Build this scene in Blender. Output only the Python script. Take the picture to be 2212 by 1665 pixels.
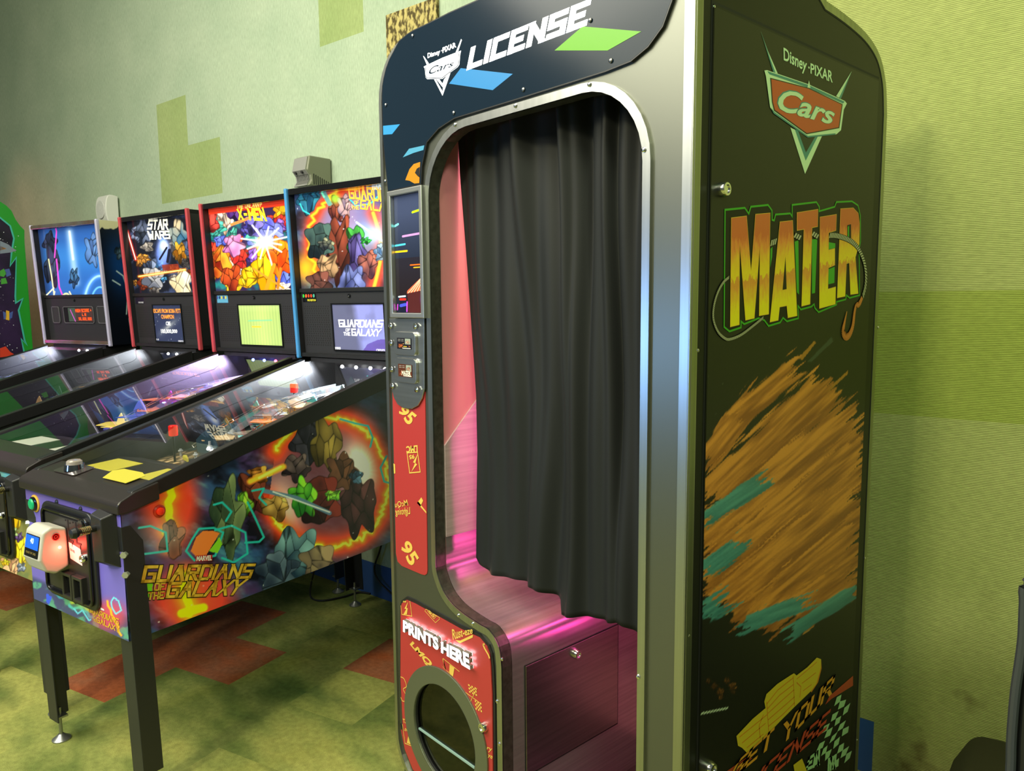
import bpy, bmesh, math, random
import numpy as np
from mathutils import Vector, Matrix
random.seed(7); np.random.seed(7)
for o in list(bpy.data.objects): bpy.data.objects.remove(o)
scn = bpy.context.scene; COL = scn.collection
R = math.radians
# ------------------------------------------------------------------ camera
IW, IH, FPX = 2212.0, 1665.0, 1626.0
CAM = np.array([0.0, 0.0, 1.40])
_p, _r, _a = R(6.312), -R(.478), R(137.92)
FW = np.array([math.cos(_a)*math.cos(_p), math.sin(_a)*math.cos(_p), -math.sin(_p)])
_r0 = np.array([math.sin(_a), -math.cos(_a), 0.0]); _u0 = np.cross(_r0, FW)
RT = math.cos(_r)*_r0 + math.sin(_r)*_u0
UP = -math.sin(_r)*_r0 + math.cos(_r)*_u0
cd = bpy.data.cameras.new('camera'); cam = bpy.data.objects.new('camera', cd); COL.objects.link(cam)
cd.sensor_width = 36; cd.sensor_fit = 'HORIZONTAL'; cd.lens = FPX/IW*36; cd.clip_start = .02
M = Matrix.Identity(4)
for i in range(3):
    M[i][0] = RT[i]; M[i][1] = UP[i]; M[i][2] = -FW[i]; M[i][3] = CAM[i]
cam.matrix_world = M; scn.camera = cam
# ------------------------------------------------------------------ exposure, world, lamps of the room, added fills
vs = scn.view_settings; vs.view_transform = 'Standard'; vs.look = 'None'; vs.gamma = 1; vs.exposure = 0.0
vs.use_curve_mapping = False
w = bpy.data.worlds.new('world'); scn.world = w; w.use_nodes = True
w.node_tree.nodes['Background'].inputs[0].default_value = (.55, .62, .50, 1)
w.node_tree.nodes['Background'].inputs[1].default_value = .20
def area(name, loc, to, size, power, col, sizey=None, spread=None):
    d = bpy.data.lights.new(name, 'AREA'); d.energy = power; d.color = col; d.size = size
    if sizey: d.shape = 'RECTANGLE'; d.size_y = sizey
    if spread: d.spread = R(spread)
    o = bpy.data.objects.new(name, d); COL.objects.link(o); o.location = loc
    o.rotation_euler = (Vector(to)-Vector(loc)).to_track_quat('-Z', 'Y').to_euler(); return o
def spot(name, loc, to, power, col, deg=50, blend=.6, rad=.12):
    d = bpy.data.lights.new(name, 'SPOT'); d.energy = power; d.color = col; d.spot_size = R(deg); d.spot_blend = blend
    d.shadow_soft_size = rad
    o = bpy.data.objects.new(name, d); COL.objects.link(o); o.location = loc
    o.rotation_euler = (Vector(to)-Vector(loc)).to_track_quat('-Z', 'Y').to_euler(); return o
area('ceiling_lamp_key', (-.86, -2.3, 3.4), (-.6, 2.2, 1.4), .35, 74, (1.0, .94, .54))
area('fill_light_left', (-3.3, -1.0, 3.6), (-3.5, .6, .6), 1.6, 48, (1.0, .95, .82))  # fill added to lift the left wall and floor
area('ceiling_lamp_front', (-2.3, -1.3, 3.4), (-2.3, .3, 0), 3.0, 185, (1.0, .97, .76))
area('fill_light_right', (1.3, -.5, 3.2), (-.7, 1.6, 1.1), .7, 62, (.95, 1.0, .66))  # soft fill added to brighten the booth's side door
spot('ceiling_spot_green', (1.6, .6, 3.2), (-.9, 2.15, 1.1), 55, (.30, 1.0, .10), 60, .8, .15)
spot('ceiling_spot_red', (-7.2, -.9, 2.6), (-6.9, 1.2, 1.7), 45, (1.0, .25, .12), 50, .9, .15)
area('arcade_screen_blue', (-2.7, -1.4, 1.16), (-.8, 1.1, 1.3),   .28, 11, (.22, .48, 1.0))

# ------------------------------------------------------------------ pixel ray helpers: a photo pixel seen on a real plane
def ray(px, py):
    d = FW*FPX + RT*(px-IW/2) - UP*(py-IH/2); return d/np.linalg.norm(d)
def hit(px, py, p0, n):
    d = ray(px, py); return CAM + d*(np.dot(np.asarray(p0)-CAM, n)/np.dot(d, n))
def proj(P):
    P = np.asarray(P, float) - CAM; z = P@FW
    return IW/2 + FPX*(P@RT)/z, IH/2 - FPX*(P@UP)/z
class Frame:                                   # a thing's own axes: x right, y into depth, z up
    def __init__(s, o, deg):
        t = R(deg); s.o = np.array(o, float); s.deg = deg
        s.X = np.array([math.cos(t), math.sin(t), 0]); s.Y = np.array([-math.sin(t), math.cos(t), 0]); s.Z = np.array([0, 0, 1.])
    def loc(s, P):
        d = np.asarray(P)-s.o; return np.array([d@s.X, d@s.Y, d[2]])
    def wor(s, p):
        p = np.asarray(p, float); return s.o + p[..., 0:1]*s.X + p[..., 1:2]*s.Y + p[..., 2:3]*s.Z
    def aty(s, px, py, y=0.):
        q = s.loc(hit(px, py, s.o+s.Y*y, s.Y)); return (q[0], q[2])
    def atx(s, px, py, x=0.):
        q = s.loc(hit(px, py, s.o+s.X*x, s.X)); return (q[1], q[2])
    def atz(s, px, py, z=0.):
        q = s.loc(hit(px, py, s.o+s.Z*z, s.Z)); return (q[0], q[1])
def crop(x0, y0, k, pts): return [(x0+a/k, y0+b/k) for a, b in pts]
# ------------------------------------------------------------------ materials
def lin(c):
    c = np.asarray(c, float); return np.where(c <= .04045, c/12.92, ((c+.055)/1.055)**2.4)
def rgb(*c): return tuple(lin(np.array(c)/255.))
MATS = {}
def mat(name, col=(.5, .5, .5), rough=.5, metal=0., emit=None, es=1., spec=.5, coat=0., trans=0., alpha=1.):
    if name in MATS: return MATS[name]
    m = bpy.data.materials.new(name); m.use_nodes = True; b = m.node_tree.nodes['Principled BSDF']; i = b.inputs
    i['Base Color'].default_value = (*col, 1); i['Roughness'].default_value = rough; i['Metallic'].default_value = metal
    i['Specular IOR Level'].default_value = spec; i['Coat Weight'].default_value = coat; i['Coat Roughness'].default_value = .05
    i['Transmission Weight'].default_value = trans
    if emit is not None: i['Emission Color'].default_value = (*emit, 1); i['Emission Strength'].default_value = es
    MATS[name] = m; return m
def noisy(name, c1, c2, scale=40, rough=.6, metal=0., bump=0., stretch=(1, 1, 1), detail=4., spec=.4, lo=.35, hi=.65):
    if name in MATS: return MATS[name]
    m = mat(name, c1, rough, metal, spec=spec); nt = m.node_tree; b = nt.nodes['Principled BSDF']; L = nt.links.new
    tc = nt.nodes.new('ShaderNodeTexCoord'); mp = nt.nodes.new('ShaderNodeMapping'); mp.inputs['Scale'].default_value = stretch
    n = nt.nodes.new('ShaderNodeTexNoise'); n.inputs['Scale'].default_value = scale; n.inputs['Detail'].default_value = detail
    r = nt.nodes.new('ShaderNodeValToRGB'); r.color_ramp.elements[0].color = (*c1, 1); r.color_ramp.elements[1].color = (*c2, 1)
    r.color_ramp.elements[0].position = lo; r.color_ramp.elements[1].position = hi
    L(tc.outputs['Object'], mp.inputs['Vector']); L(mp.outputs[0], n.inputs['Vector']); L(n.outputs['Fac'], r.inputs[0]); L(r.outputs[0], b.inputs['Base Color'])
    if bump:
        bp = nt.nodes.new('ShaderNodeBump'); bp.inputs['Strength'].default_value = bump; bp.inputs['Distance'].default_value = .004
        L(n.outputs['Fac'], bp.inputs['Height']); L(bp.outputs[0], b.inputs['Normal'])
    return m
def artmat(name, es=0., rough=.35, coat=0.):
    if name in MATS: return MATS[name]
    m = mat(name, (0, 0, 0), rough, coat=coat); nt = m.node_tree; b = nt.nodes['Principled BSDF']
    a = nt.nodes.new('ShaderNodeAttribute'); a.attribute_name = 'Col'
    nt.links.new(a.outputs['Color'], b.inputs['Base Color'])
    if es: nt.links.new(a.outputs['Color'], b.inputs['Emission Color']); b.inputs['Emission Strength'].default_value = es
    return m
def glassmat(name, tint=(1, 1, 1), f=1.0):
    if name in MATS: return MATS[name]
    m = bpy.data.materials.new(name); m.use_nodes = True; nt = m.node_tree; nt.nodes.clear(); N = nt.nodes.new; L = nt.links.new
    o = N('ShaderNodeOutputMaterial'); mx = N('ShaderNodeMixShader'); t = N('ShaderNodeBsdfTransparent'); g = N('ShaderNodeBsdfGlossy')
    fr = N('ShaderNodeFresnel'); fr.inputs[0].default_value = 1.5; g.inputs['Roughness'].default_value = .01; t.inputs[0].default_value = (*tint, 1)
    L(fr.outputs[0], mx.inputs[0]); L(t.outputs[0], mx.inputs[1]); L(g.outputs[0], mx.inputs[2]); L(mx.outputs[0], o.inputs[0]); MATS[name] = m; return m
# ------------------------------------------------------------------ objects, tags
def tag(o, label, cat, group=None):
    o['label'] = label; o['category'] = cat
    if group: o['group'] = group
    return o
def thing(name, loc, deg, label, cat, group=None):
    o = bpy.data.objects.new(name, None); COL.objects.link(o); o.location = tuple(loc); o.rotation_euler = (0, 0, R(deg)); o.empty_display_size = .1
    return tag(o, label, cat, group)
class MB:
    def __init__(s): s.v = []; s.f = []; s.m = []; s.cut = [0]
    def nxt(s):                                # start of the next separate piece
        if len(s.f) > s.cut[-1]: s.cut.append(len(s.f))
        return s
    def add(s, vs, fs, mi=0):
        n = len(s.v); s.v += [tuple(map(float, p)) for p in vs]; s.f += [tuple(i+n for i in f) for f in fs]; s.m += [mi]*len(fs); return s
    def box(s, x0, x1, y0, y1, z0, z1, mi=0):
        return s.add([(x0,y0,z0),(x1,y0,z0),(x1,y1,z0),(x0,y1,z0),(x0,y0,z1),(x1,y0,z1),(x1,y1,z1),(x0,y1,z1)],
                     [(0,3,2,1),(4,5,6,7),(0,1,5,4),(1,2,6,5),(2,3,7,6),(3,0,4,7)], mi)
    def prism(s, pts, off, mi=0, mside=None):
        n = len(pts); o = np.array(off); P = [np.array(p, float) for p in pts]
        s.add(P+[p+o for p in P], [tuple(range(n))[::-1], tuple(range(n, 2*n))], mi)
        k = len(s.v)-2*n; fs = [(k+i, k+(i+1) % n, k+n+(i+1) % n, k+n+i) for i in range(n)]
        s.f += fs; s.m += [mi if mside is None else mside]*n; return s
    def poly(s, pts, mi=0): return s.add(pts, [tuple(range(len(pts)))], mi)
    def cyl(s, p0, p1, r0, r1=None, n=16, mi=0):
        p0 = np.array(p0, float); p1 = np.array(p1, float); r1 = r0 if r1 is None else r1
        d = p1-p0; d = d/np.linalg.norm(d); a = np.cross(d, [0, 0, 1.] if abs(d[2]) < .9 else [1., 0, 0]); a /= np.linalg.norm(a); b = np.cross(d, a)
        c = [a*math.cos(2*math.pi*i/n)+b*math.sin(2*math.pi*i/n) for i in range(n)]
        return s.add([p0+q*r0 for q in c]+[p1+q*r1 for q in c],
                     [tuple(range(n))[::-1], tuple(range(n, 2*n))]+[(i, (i+1) % n, n+(i+1) % n, n+i) for i in range(n)], mi)
    def tube(s, path, r, n=8, mi=0):
        P = [np.array(p, float) for p in path]; rings = []
        for i, p in enumerate(P):
            d = P[min(i+1, len(P)-1)]-P[max(i-1, 0)]; d = d/np.linalg.norm(d)
            a = np.cross(d, [0, 0, 1.] if abs(d[2]) < .95 else [1., 0, 0]); a /= np.linalg.norm(a); b = np.cross(d, a)
            rings += [p+(a*math.cos(2*math.pi*k/n)+b*math.sin(2*math.pi*k/n))*r for k in range(n)]
        fs = [(i*n+k, i*n+(k+1) % n, (i+1)*n+(k+1) % n, (i+1)*n+k) for i in range(len(P)-1) for k in range(n)]
        fs += [tuple(range(n))[::-1], tuple((len(P)-1)*n+k for k in range(n))]
        return s.add(rings, fs, mi)
    def lathe(s, c, prof, n=20, mi=0, ax=2, caps=True):   # prof: (radius, height along axis)
        c = np.array(c, float); rings = []
        for r, h in prof:
            for k in range(n):
                q = [r*math.cos(2*math.pi*k/n), r*math.sin(2*math.pi*k/n), h]
                q = {2: q, 1: [q[0], q[2], q[1]], 0: [q[2], q[0], q[1]]}[ax]; rings.append(c+np.array(q))
        m = len(prof)
        fs = [(i*n+k, i*n+(k+1) % n, (i+1)*n+(k+1) % n, (i+1)*n+k) for i in range(m-1) for k in range(n)]
        if caps: fs += [tuple(range(n))[::-1], tuple((m-1)*n+k for k in range(n))]
        return s.add(rings, fs, mi)
    def ball(s, c, r, n=12, mi=0, sz=1.):
        return s.lathe(c, [(max(r*math.sin(math.pi*i/n), 1e-4), -r*sz*math.cos(math.pi*i/n)) for i in range(n+1)], n+4, mi)
    def builds(s, name, mats, parent=None, **k):   # every piece an object of its own
        cuts = s.cut+[len(s.f)]; out = []
        for a, b in zip(cuts, cuts[1:]):
            if b <= a: continue
            used = sorted({i for f in s.f[a:b] for i in f}); mp = {v: i for i, v in enumerate(used)}; q = MB(); q.v = [s.v[i] for i in used]; q.f = [tuple(mp[i] for i in f) for f in s.f[a:b]]; q.m = s.m[a:b]
            out.append(q.build(name, mats, parent, **k))
        return out
    def build(s, name, mats, parent=None, bevel=0., seg=2, smooth=False, label=None, kind=None, recalc=True):
        me = bpy.data.meshes.new(name); me.from_pydata(s.v, [], s.f)
        for m in (mats if isinstance(mats, (list, tuple)) else [mats]): me.materials.append(m)
        me.polygons.foreach_set('material_index', s.m)
        if recalc:
            bm = bmesh.new(); bm.from_mesh(me); bmesh.ops.recalc_face_normals(bm, faces=bm.faces); bm.to_mesh(me); bm.free()
        o = bpy.data.objects.new(name, me); COL.objects.link(o)
        if parent: o.parent = parent
        if smooth:
            me.polygons.foreach_set('use_smooth', [True]*len(me.polygons))
            me.set_sharp_from_angle(angle=R(35))
        if bevel:
            md = o.modifiers.new('bevel', 'BEVEL'); md.width = bevel; md.segments = seg; md.limit_method = 'ANGLE'; md.angle_limit = R(40)
        if label: o['label'] = label
        if kind: o['kind'] = kind
        me.update(); return o
# ------------------------------------------------------------------ 2D helpers
def rpoly(pts, rad, n=7):                       # polygon with rounded corners
    out = []; k = len(pts); rad = rad if isinstance(rad, (list, tuple)) else [rad]*k
    for i in range(k):
        p = np.array(pts[i], float); a = np.array(pts[i-1], float)-p; b = np.array(pts[(i+1) % k], float)-p
        la, lb = np.linalg.norm(a), np.linalg.norm(b); r = rad[i]
        if r <= 0: out.append(tuple(p)); continue
        a /= la; b /= lb; ang = math.acos(max(-1, min(1, a@b))); t = min(r/math.tan(ang/2), la*.49, lb*.49); r = t*math.tan(ang/2)
        c = p+(a+b)/np.linalg.norm(a+b)*(r/math.sin(ang/2)); s0 = p+a*t-c; s1 = p+b*t-c
        a0 = math.atan2(s0[1], s0[0]); d = math.atan2(s1[1], s1[0])-a0; d = (d+math.pi) % (2*math.pi)-math.pi
        out += [tuple(c+r*np.array([math.cos(a0+d*j/n), math.sin(a0+d*j/n)])) for j in range(n+1)]
    return out
def keyhole(outer, hole):                       # polygon with a round hole, joined by a slit
    A = [np.array(p) for p in outer]; B = [np.array(p) for p in hole]
    i, j = min(((i, j) for i in range(len(A)) for j in range(len(B))), key=lambda q: np.linalg.norm(A[q[0]]-B[q[1]]))
    area = lambda P: sum(a[0]*b[1]-b[0]*a[1] for a, b in zip(P, P[1:]+P[:1]))
    if area(A)*area(B) > 0: B = B[::-1]; j = len(B)-1-j
    return [tuple(p) for p in A[:i+1]+B[j:]+B[:j+1]+A[i:]]
def crom(pts, n=5, closed=False):               # Catmull-Rom through points
    P = [np.array(p, float) for p in pts]; out = []; k = len(P)
    for i in range(k if closed else k-1):
        g = (lambda j: P[j % k]) if closed else (lambda j: P[max(0, min(k-1, j))])
        a, b, c, d = g(i-1), g(i), g(i+1), g(i+2)
        for j in range(n):
            t = j/n; out.append(tuple(.5*((2*b)+(c-a)*t+(2*a-5*b+4*c-d)*t*t+(3*b-a-3*c+d)*t**3)))
    if not closed: out.append(tuple(P[-1]))
    return out
def offset(path, d, closed=False):
    P = [np.array(p, float) for p in path]; k = len(P); out = []
    for i in range(k):
        a = P[(i-1) % k] if closed or i > 0 else None; b = P[(i+1) % k] if closed or i < k-1 else None
        ns = []
        for u, v in ((a, P[i]), (P[i], b)):
            if u is not None and v is not None and np.linalg.norm(v-u) > 1e-9:
                e = (v-u)/np.linalg.norm(v-u); ns.append(np.array([-e[1], e[0]]))
        n = sum(ns); ln = np.linalg.norm(n); n = n/ln if ln > 1e-6 else ns[0]
        out.append(tuple(P[i]+n*d/max(.5, n@ns[0])))
    return out
def ribbon(mb, path, w, fn, thick, mi=0, closed=False, side=0):  # band of width w along a 2D path, raised by thick (fn maps (a,b,h) to 3D)
    A = offset(path, w*(.5+side*.5), closed); B = offset(path, -w*(.5-side*.5), closed); k = len(path)
    for i in range(k if closed else k-1):
        j = (i+1) % k
        q = [fn(*A[i], 0), fn(*A[j], 0), fn(*B[j], 0), fn(*B[i], 0)]; t = [fn(*A[i], thick), fn(*A[j], thick), fn(*B[j], thick), fn(*B[i], thick)]
        mb.add(q+t, [(4, 5, 6, 7), (0, 1, 5, 4), (3, 7, 6, 2)], mi)
    if not closed:
        for i in (0, k-1): mb.poly([fn(*A[i], 0), fn(*B[i], 0), fn(*B[i], thick), fn(*A[i], thick)], mi)
# ------------------------------------------------------------------ lettering
SF = {'A': ['00 26 40', '13 33'], 'C': ['46 06 00 40'], 'D': ['00 06 36 45 41 30 00'], 'E': ['46 06 00 40', '03 33'], 'F': ['00 06 46', '03 33'], 'G': ['46 06 00 40 43 23'],
      'H': ['00 06', '40 46', '03 43'], 'I': ['20 26'], 'L': ['06 00 40'], 'M': ['00 06', '06 22 46', '46 40'], 'N': ['00 06', '06 40', '40 46'], 'O': ['00 06 46 40 00'],
      'P': ['00 06 46 43 03'], 'R': ['00 06 46 43 03', '23 40'], 'S': ['46 06 03 43 40 00'], 'T': ['06 46', '20 26'], 'U': ['06 00 40 46'], 'V': ['06 20 46'],
      'W': ['06 10', '10 24', '24 30', '30 46'], 'X': ['00 46', '06 40'], 'Y': ['06 23 46', '23 20'], '-': ['13 33'], '=': ['12 32', '14 34'],
      '0': ['00 06 46 40 00'], '1': ['20 26'], '2': ['06 46 43 03 00 40'], '5': ['46 06 03 43 40 00'], '9': ['00 40 46 06 03 43'], '8': ['00 06 46 40 00', '03 43'], '4': ['06 03 43', '46 40'], ',': ['20 1-'], 'Q': ['00 06 46 40 00', '32 40'], 'B': ['00 06 46 40 00', '03 43']}
def stroke_text(s, hw=.62, gap=1.5, narrow=True):   # blocky lettering: list of convex quads in a unit box
    x = 0; Q = []
    for ch in s:
        if ch == ' ': x += 3.0; continue
        wide = 4.
        if ch == 'I' or ch == '1': dx = -2; wide = 0
        elif ch in 'MW': dx = 0
        else: dx = 0
        for st in SF[ch]:
            P = [(float(t[0])+x+dx, -1. if t[1] == '-' else float(t[1])) for t in st.split()]
            if ch in 'MW': P = [((a-x)*1.25+x, b) for a, b in P]
            for (a, b), (c, d) in zip(P, P[1:]):
                if abs(a-c) > .01 and abs(b-d) > .01:
                    if b > d: a, b, c, d = c, d, a, b
                    m = (c-a)/(d-b); h = hw*1.15; e0 = hw if b < .1 else 0; e1 = hw if d > 5.9 else 0
                    Q.append([(a-h-m*e0, b-e0), (a+h-m*e0, b-e0), (c+h+m*e1, d+e1), (c-h+m*e1, d+e1)])
                elif abs(a-c) < .01: lo, hi = min(b, d)-hw, max(b, d)+hw; Q.append([(a-hw, lo), (a+hw, lo), (a+hw, hi), (a-hw, hi)])
                else: lo, hi = min(a, c)-hw, max(a, c)+hw; Q.append([(lo, b-hw), (hi, b-hw), (hi, b+hw), (lo, b+hw)])
        x += wide*(1.25 if ch in 'MW' else 1)+gap+2*hw-.3
    A = np.array(Q); mn = A.reshape(-1, 2).min(0); mx = A.reshape(-1, 2).max(0)
    return (A-mn)/(mx-mn)
_tc = {}
def font_text(s, bold=.0, shear=0.):               # built-in font: polygons in a unit box
    k = (s, bold, shear)
    if k in _tc: return _tc[k]
    c = bpy.data.curves.new('t', 'FONT'); c.body = s; c.offset = bold; c.shear = shear; c.resolution_u = 3
    o = bpy.data.objects.new('t', c); COL.objects.link(o); dg = bpy.context.evaluated_depsgraph_get(); dg.update()
    me = o.evaluated_get(dg).to_mesh(); V = np.array([v.co[:2] for v in me.vertices]); F = [tuple(p.vertices) for p in me.polygons]
    o.evaluated_get(dg).to_mesh_clear(); bpy.data.objects.remove(o); bpy.data.curves.remove(c)
    mn, mx = V.min(0), V.max(0); _tc[k] = ((V-mn)/(mx-mn), F); return _tc[k]
def put_font3(mb, s, q, fn, h0, h1, bold=0., mi=0):   # solid letters between heights h0 and h1
    V, F = font_text(s, bold, 0.); n = len(V); cnt = {}
    for f in F:
        for a, b in zip(f, f[1:]+f[:1]): cnt[(a, b)] = cnt.get((a, b), 0)+1
    rim = [(a, b) for a, b in cnt if (b, a) not in cnt]
    mb.add([fn(*bil(q, a, b), h) for h in (h0, h1) for a, b in V], [f[::-1] for f in F]+[tuple(i+n for i in f) for f in F]+[(a, b, b+n, a+n) for a, b in rim], mi)
def bil(q, u, v):                                  # quad BL, BR, TR, TL
    q = [np.array(p, float) for p in q]; return q[0]*(1-u)*(1-v)+q[1]*u*(1-v)+q[2]*u*v+q[3]*(1-u)*v
def put_strokes(mb, s, q, fn, h=0., mi=0, hw=.62, gap=1.5, depth=0.):
    for quad in stroke_text(s, hw, gap):
        P = [fn(*bil(q, a, b), h) for a, b in quad]
        if depth: mb.prism(P, np.array(fn(*bil(q, .5, .5), h+depth))-np.array(fn(*bil(q, .5, .5), h)), mi)
        else: mb.poly(P, mi)
def put_font(mb, s, q, fn, h=0., mi=0, bold=0., shear=0.):
    V, F = font_text(s, bold, shear); mb.add([fn(*bil(q, a, b), h) for a, b in V], F, mi)
# ------------------------------------------------------------------ painted art (colour fixed to the panel)
def vnoise(x, y, seed=0):
    rs = np.random.RandomState(seed); T = rs.rand(64, 64); xi = np.floor(x).astype(int); yi = np.floor(y).astype(int); fx = x-xi; fy = y-yi
    fx = fx*fx*(3-2*fx); fy = fy*fy*(3-2*fy); g = lambda a, b: T[a % 64, b % 64]
    return (g(xi, yi)*(1-fx)+g(xi+1, yi)*fx)*(1-fy)+(g(xi, yi+1)*(1-fx)+g(xi+1, yi+1)*fx)*fy
def fbm(x, y, seed=0, o=4): return sum(vnoise(x*2**i, y*2**i, seed+i)*.5**i for i in range(o))/sum(.5**i for i in range(o))
class Art:
    def __init__(s, x, y, base=(0, 0, 0)): s.x = x; s.y = y; s.c = np.zeros(x.shape+(3,))+np.array(base)/255.
    def mix(s, a, col):
        a = np.clip(a, 0, 1)[..., None]; c = col if isinstance(col, np.ndarray) and col.ndim > 1 else np.array(col)/255.
        s.c = s.c*(1-a)+c*a; return s
    def add(s, a, col): s.c = s.c+a[..., None]*np.array(col)/255.; return s
    def glow(s, cx, cy, rx, ry, col, k=1., p=1.): return s.mix(k*np.exp(-(((s.x-cx)/rx)**2+((s.y-cy)/ry)**2)**p), col)
    def dist(s, path):
        d = np.full(s.x.shape, 1e9)
        for (a, b), (c, e) in zip(path, path[1:]):
            l = (c-a)**2+(e-b)**2+1e-9; t = np.clip(((s.x-a)*(c-a)+(s.y-b)*(e-b))/l, 0, 1)
            d = np.minimum(d, np.hypot(s.x-a-t*(c-a), s.y-b-t*(e-b)))
        return d
    def line(s, path, w, col, soft=1., k=1.): return s.mix(k*np.clip((w-s.dist(path))/soft+.5, 0, 1), col)
    def aura(s, path, w, col, k=1.): return s.mix(k*np.exp(-(s.dist(path)/w)**2), col)
    def inside(s, pts):
        r = np.zeros(s.x.shape, bool); n = len(pts)
        for i in range(n):
            x0, y0 = pts[i]; x1, y1 = pts[(i+1) % n]
            if y0 == y1: continue
            r ^= ((y0 > s.y) != (y1 > s.y)) & (s.x < (x1-x0)*(s.y-y0)/(y1-y0)+x0)
        return r
    def fill(s, pts, col, k=1.): return s.mix(s.inside(pts)*k, col)
    def rock(s, cx, cy, r, col, hi, seed=0, squash=1.):      # abstract faceted shape with an inked edge
        rs = np.random.RandomState(seed*7+3); dx = s.x-cx; dy = (s.y-cy)*squash; m = np.hypot(dx, dy) < r*1.25
        if not m.any(): return s
        X = dx[m]/r; Y = dy[m]/r; th = np.arctan2(Y, X); rr = np.hypot(X, Y); k = rs.randint(3, 6); p = rs.rand(3)*6.28
        e = .80+.13*np.sin(k*th+p[0])+.10*np.sin((k+2)*th+p[1])+.05*np.abs(np.sin(5*th+p[2])); a = np.clip((e-rr)*r/1.4+.5, 0, 1)
        S = rs.uniform(-.8, .8, (9, 2)); D = np.sort(np.hypot(X[:, None]-S[:, 0], (Y[:, None]-S[:, 1])*.8), 1); I = np.argmin(np.hypot(X[:, None]-S[:, 0], (Y[:, None]-S[:, 1])*.8), 1)
        sh = np.clip(rs.rand(9)[I]*.75+.12+X*.22-Y*.34+.18*np.sin(7*D[:, 0]+p[1]), 0, 1); ink = np.clip((D[:, 1]-D[:, 0])*r/1.6, 0, 1)*np.clip((e-rr)*r/2.2, 0, 1)
        c = (np.array(col)/255.)[None]*(1-sh[:, None])+(np.array(hi)/255.)[None]*sh[:, None]; c = c*(.35+.65*ink[:, None])
        s.c[m] = s.c[m]*(1-a[:, None])+c*a[:, None]; return s
    def stars(s, n, seed, size=1.2, box=None, col=(230, 235, 240)):
        rs = np.random.RandomState(seed); x0, x1, y0, y1 = box or (s.x.min(), s.x.max(), s.y.min(), s.y.max())
        for _ in range(n): s.glow(rs.uniform(x0, x1), rs.uniform(y0, y1), size*rs.uniform(.5, 1.3), size*rs.uniform(.5, 1.3), col, rs.uniform(.4, 1))
        return s
def zig(p0, p1, n, amp, seed):
    rs = np.random.RandomState(seed); a = np.array(p0, float); b = np.array(p1, float); d = b-a; q = np.array([-d[1], d[0]])/np.linalg.norm(d)
    return [tuple(a+d*i/n+q*(rs.uniform(-amp, amp) if 0 < i < n else 0)) for i in range(n+1)]
def art_panel(name, fr, fn, nu, nv, paint, material, parent=None, label=None):
    u, v = np.meshgrid(np.linspace(0, 1, nu), np.linspace(0, 1, nv)); L = fn(u, v); P = fr.wor(L)
    px, py = proj(P); col = np.clip(paint(px, py, u, v), 0, 1); col = lin(col)
    me = bpy.data.meshes.new(name); i = np.arange(nu*nv).reshape(nv, nu); q = np.stack([i[:-1, :-1], i[:-1, 1:], i[1:, 1:], i[1:, :-1]], -1).reshape(-1, 4)
    me.vertices.add(nu*nv); me.vertices.foreach_set('co', L.reshape(-1)); me.loops.add(len(q)*4); me.loops.foreach_set('vertex_index', q.reshape(-1))
    me.polygons.add(len(q)); me.polygons.foreach_set('loop_start', np.arange(len(q))*4); me.polygons.foreach_set('loop_total', np.full(len(q), 4))
    a = me.color_attributes.new('Col', 'FLOAT_COLOR', 'POINT'); a.data.foreach_set('color', np.concatenate([col, np.ones(col.shape[:2]+(1,))], -1).reshape(-1))
    me.materials.append(material); me.update(calc_edges=True); me.validate()
    o = bpy.data.objects.new(name, me); COL.objects.link(o)
    if parent: o.parent = parent
    if label: o['label'] = label
    return o
def stk(*a): return np.stack(np.broadcast_arrays(*a), -1).astype(float)
# shared materials
ALU = noisy('brushed_aluminium', (.42, .43, .42), (.50, .51, .50), 60, .32, 1., stretch=(1, 1, .02))
STEEL = noisy('brushed_steel', (.50, .50, .50), (.60, .60, .60), 90, .32, 1., stretch=(.03, .03, 1))
GREYP = mat('grey_painted_metal', rgb(112, 114, 106), .36, .85)
BLK = mat('black_satin', (.012, .012, .014), .38)
BLKM = mat('black_matte', (.008, .008, .009), .7)
BLKG = mat('black_gloss', (.006, .006, .008), .12)
CHROME = mat('chrome', (.8, .8, .8), .12, 1.)
WHITE_E = mat('lit_white', (.9, .9, .9), .4, emit=(1, 1, 1), es=2.2)
# ================================================================== ROOM
WA = R(188.84); WW = -np.array([math.cos(WA), math.sin(WA), 0]); WN = np.array([-WW[1], WW[0], 0]); W0 = np.array([-3.353, 1.794, 0])
WF = Frame(W0, math.degrees(math.atan2(WW[1], WW[0])))       # wall axes: x along the wall to the right, y into the wall
def struct(o): o['kind'] = 'structure'; return o
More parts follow.
